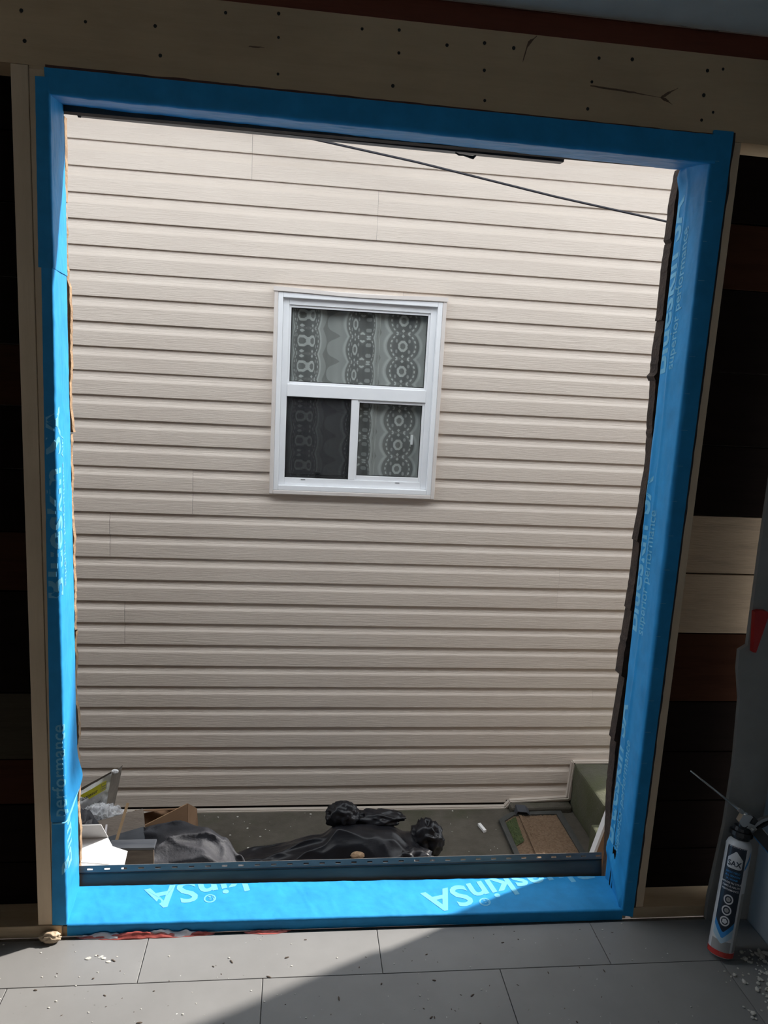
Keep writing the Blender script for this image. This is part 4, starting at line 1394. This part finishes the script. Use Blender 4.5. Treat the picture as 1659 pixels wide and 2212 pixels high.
patch('label_photo', tc_ - W_, tc_ + W_, .012, .042, M_CANGREY, .0005)
patch('bottom_band', -math.pi, math.pi, .003, .016, M_CANRED, .0006, None, None, 40)
patch('side_text_block', tc_ + W_ + .22, tc_ + W_ + .75, .018, .165, M_CANGREY, .0004)
patch('side_swoosh', tc_ + W_ + .06, tc_ + W_ + .55, 0, 0, M_CANBLUE, .0006, None, lambda t: (.222 + .028 * t, .232 + .040 * t))
# house-shaped badge
hx = .58
patch('label_badge', tc_ - hx, tc_ + hx, 0, 0, M_CANWHITE, .0012, lab, lambda t: (.222 + .003 * (2 * abs(t - .5)) ** 8, .247 + .019 * (1 - abs(2 * t - 1))))
ctext('SAX', .0185, .2285, tc_, M_CANNAVY, .0018, lab, .02)
for i, (s_, mt) in enumerate((('HIGH YIELD', M_CANBLUE), ('ALL SEASON', M_CANBLUE), ('PU FOAM', M_CANBLUE), ('MOUSSE PU TOUS', M_CANWHITE), ('TEMPS À HAUTE', M_CANWHITE), ('PERFORMANCE', M_CANWHITE))):
    ctext(s_, .0068 if i < 3 else .0064, .2105 - i * .0088, tc_, mt, .0012, lab, .015)
def ring(h_c, r0, r1, mat, lift, n_=28):
    vv = []
    for k in range(n_):
        an = 2 * math.pi * k / n_
        for rr in (r0, r1):
            vv.append(tuple(lcyl(tc_ + rr * math.cos(an) / RC, h_c + rr * math.sin(an), RC + lift)))
    ff = []
    for k in range(n_):
        k2 = (k + 1) % n_
        ff.append((2 * k, 2 * k + 1, 2 * k2 + 1, 2 * k2))
    mk('label_roundel', vv, ff, mat, lab)
for i, hc in enumerate((.145, .118, .091)):
    ring(hc, .0088, .0122, M_CANWHITE, .0013)
    ring(hc, .0006, .0062 if i < 2 else .0070, M_CANGREY if i < 2 else M_CANWHITE, .0012, 6 if i < 2 else 5)
# black screw collar
col_ = tube_data([cb0 + ca * (HC * .985), cb0 + ca * (HC * 1.01), cb0 + ca * (HC * 1.015), cb0 + ca * (HC * 1.05), cb0 + ca * (HC * 1.055), cb0 + ca * (HC * 1.09)], [.024, .026, .031, .031, .024, .022], 18)
mk('collar', col_[0], col_[1], M_BLACKPL, can, False)

# ---- foam gun on top of the can
gun = thing('foam_gun', (1.28, 1.80, .35), 'steel foam dispensing gun with a long thin barrel above the can', 'foam gun')
gm = Vector((1.250, 1.79, .414)); gt = Vector((1.088, 1.785, .536))
gd = (gm - gt).normalized()
tube('barrel', [gt, gt.lerp(gm, .5), gm], [.0018, .0030, .0036], M_STEEL, gun, 10)
tube('barrel_nut', [gm - gd * .004, gm + gd * .010, gm + gd * .011, gm + gd * .016], [.0062, .0062, .0048, .0048], M_STEEL, gun, 6, False)
tube('barrel_sleeve', [gm + gd * .014, gm + gd * .040], [.0068, .0074], M_STEEL, gun, 12)
b0p = gm + gd * .036
def gp(a, b, c_=0):    # a along barrel, b up, c toward viewer
    upg = Vector((gd.z * -1, 0, gd.x)).normalized()
    return b0p + gd * a + upg * b + Vector((0, -1, 0)) * c_
def gplate(name, outline, th_, mat, parent=gun):
    k = len(outline)
    vv = [tuple(gp(a, b, th_ / 2)) for a, b in outline] + [tuple(gp(a, b, -th_ / 2)) for a, b in outline]
    ff = [tuple(range(k)), tuple(range(2 * k - 1, k - 1, -1))] + [((i + 1) % k, i, i + k, (i + 1) % k + k) for i in range(k)]
    return mk(name, vv, ff, mat, parent)
gplate('gun_body', [(-.024, -.004), (-.018, -.026), (.000, -.030), (.020, -.024), (.060, -.024), (.062, -.014), (.030, -.008), (.012, .004), (.004, .009), (-.004, .009)], .016, M_STEEL)
gplate('needle_block', [(.006, .006), (.024, .010), (.026, -.006), (.010, -.010)], .020, M_BLACKPL)
gplate('trigger', [(.022, -.020), (.034, -.020), (.044, .014), (.060, .040), (.054, .046), (.036, .020)], .010, M_STEEL)
gplate('trigger_guard', [(.040, -.014), (.046, -.016), (.060, .014), (.070, .042), (.062, .048), (.052, .020)], .014, M_BLACKPL)
tube('pivot_screw', [gp(.030, -.018, .014), gp(.030, -.018, -.014)], .005, M_STEEL, gun, 12)
h0_, h1_ = gp(.050, -.016), Vector((1.365, 1.70, .285))
hv, hf = bar_verts(h0_, h1_, .030, .022)
hnd = mk('handle', hv, hf, M_BLACKPL, gun)
hd_ = (h1_ - h0_).normalized()
hs_ = hd_.cross(Vector((0, 1, 0))).normalized()
for sgn in (-1, 1):
    bar('handle_edge', h0_ + hs_ * .0155 * sgn + Vector((0, -.012, 0)), h1_ + hs_ * .0155 * sgn + Vector((0, -.012, 0)), .003, .004, M_GUNBLUE if sgn < 0 else M_STEEL, hnd)
tube('valve_basket', [cb0 + ca * (HC * 1.08), gp(.004, -.022)], [.015, .012], M_BLACKPL, gun, 14)

# ---- crumbs on the floor
bm = bmesh.new()
for k in range(260):
    x_, y_ = 1.18 + .2 * rnd.random() ** .7, 1.52 + .24 * rnd.random()
    if x_ > 1.375: continue
    if math.hypot(x_ - 1.22, y_ - 1.742) < .055: continue
    r_ = rnd.choice([.0012, .002, .003, .003, .005, .007])
    if x_ < 1.25 and rnd.random() < .6: continue
    ge = bmesh.ops.create_icosphere(bm, subdivisions=1, radius=r_)
    sx, sy, an = rnd.uniform(.7, 1.8), rnd.uniform(.7, 1.3), rnd.uniform(0, 3)
    for v_ in ge['verts']:
        px, py = v_.co.x * sx, v_.co.y * sy
        v_.co = Vector((px * math.cos(an) - py * math.sin(an) + x_, px * math.sin(an) + py * math.cos(an) + y_, max(0, v_.co.z * .6 + r_ * .5)))
tag(mk_bm('plaster_crumbs', bm, M_CRUMB), 'pale plaster crumbs strewn on the floor by the side wall', 'crumbs', kind='stuff')
bm = bmesh.new()
for k in range(90):
    x_, y_ = rnd.uniform(-.75, 1.1), rnd.uniform(1.45, 1.875)
    r_ = rnd.choice([.001, .0013, .0018, .0022])
    ge = bmesh.ops.create_icosphere(bm, subdivisions=1, radius=r_)
    for v_ in ge['verts']: v_.co = Vector((v_.co.x * 1.5 + x_, v_.co.y + y_, max(0, v_.co.z * .6 + r_ * .4)))
for k in range(9):
    x_, y_ = -.47 + rnd.gauss(0, .025), 1.815 + rnd.gauss(0, .012)
    r_ = rnd.choice([.003, .0045, .002])
    ge = bmesh.ops.create_icosphere(bm, subdivisions=1, radius=r_)
    for v_ in ge['verts']: v_.co = Vector((v_.co.x * 1.6 + x_, v_.co.y + y_, max(0, v_.co.z * .3 + r_ * .2)))
tag(mk_bm('plaster_flecks', bm, M_CRUMB), 'white plaster flecks sprinkled over the floor tiles', 'flecks', kind='stuff')
bm = bmesh.new()
for k in range(90):
    x_, y_ = rnd.uniform(-.75, 1.0), rnd.uniform(1.45, 1.88)
    r_ = rnd.choice([.0012, .0015, .0022, .003])
    ge = bmesh.ops.create_icosphere(bm, subdivisions=1, radius=r_)
    an = rnd.uniform(0, 3); sx = rnd.uniform(1, 2.8)
    for v_ in ge['verts']:
        px, py = v_.co.x * sx, v_.co.y * .8
        v_.co = Vector((px * math.cos(an) - py * math.sin(an) + x_, px * math.sin(an) + py * math.cos(an) + y_, max(0, v_.co.z * .5 + r_ * .3)))
tag(mk_bm('wood_crumbs', bm, M_CHIPDK), 'dark wood crumbs sprinkled over the floor tiles', 'crumbs', kind='stuff')
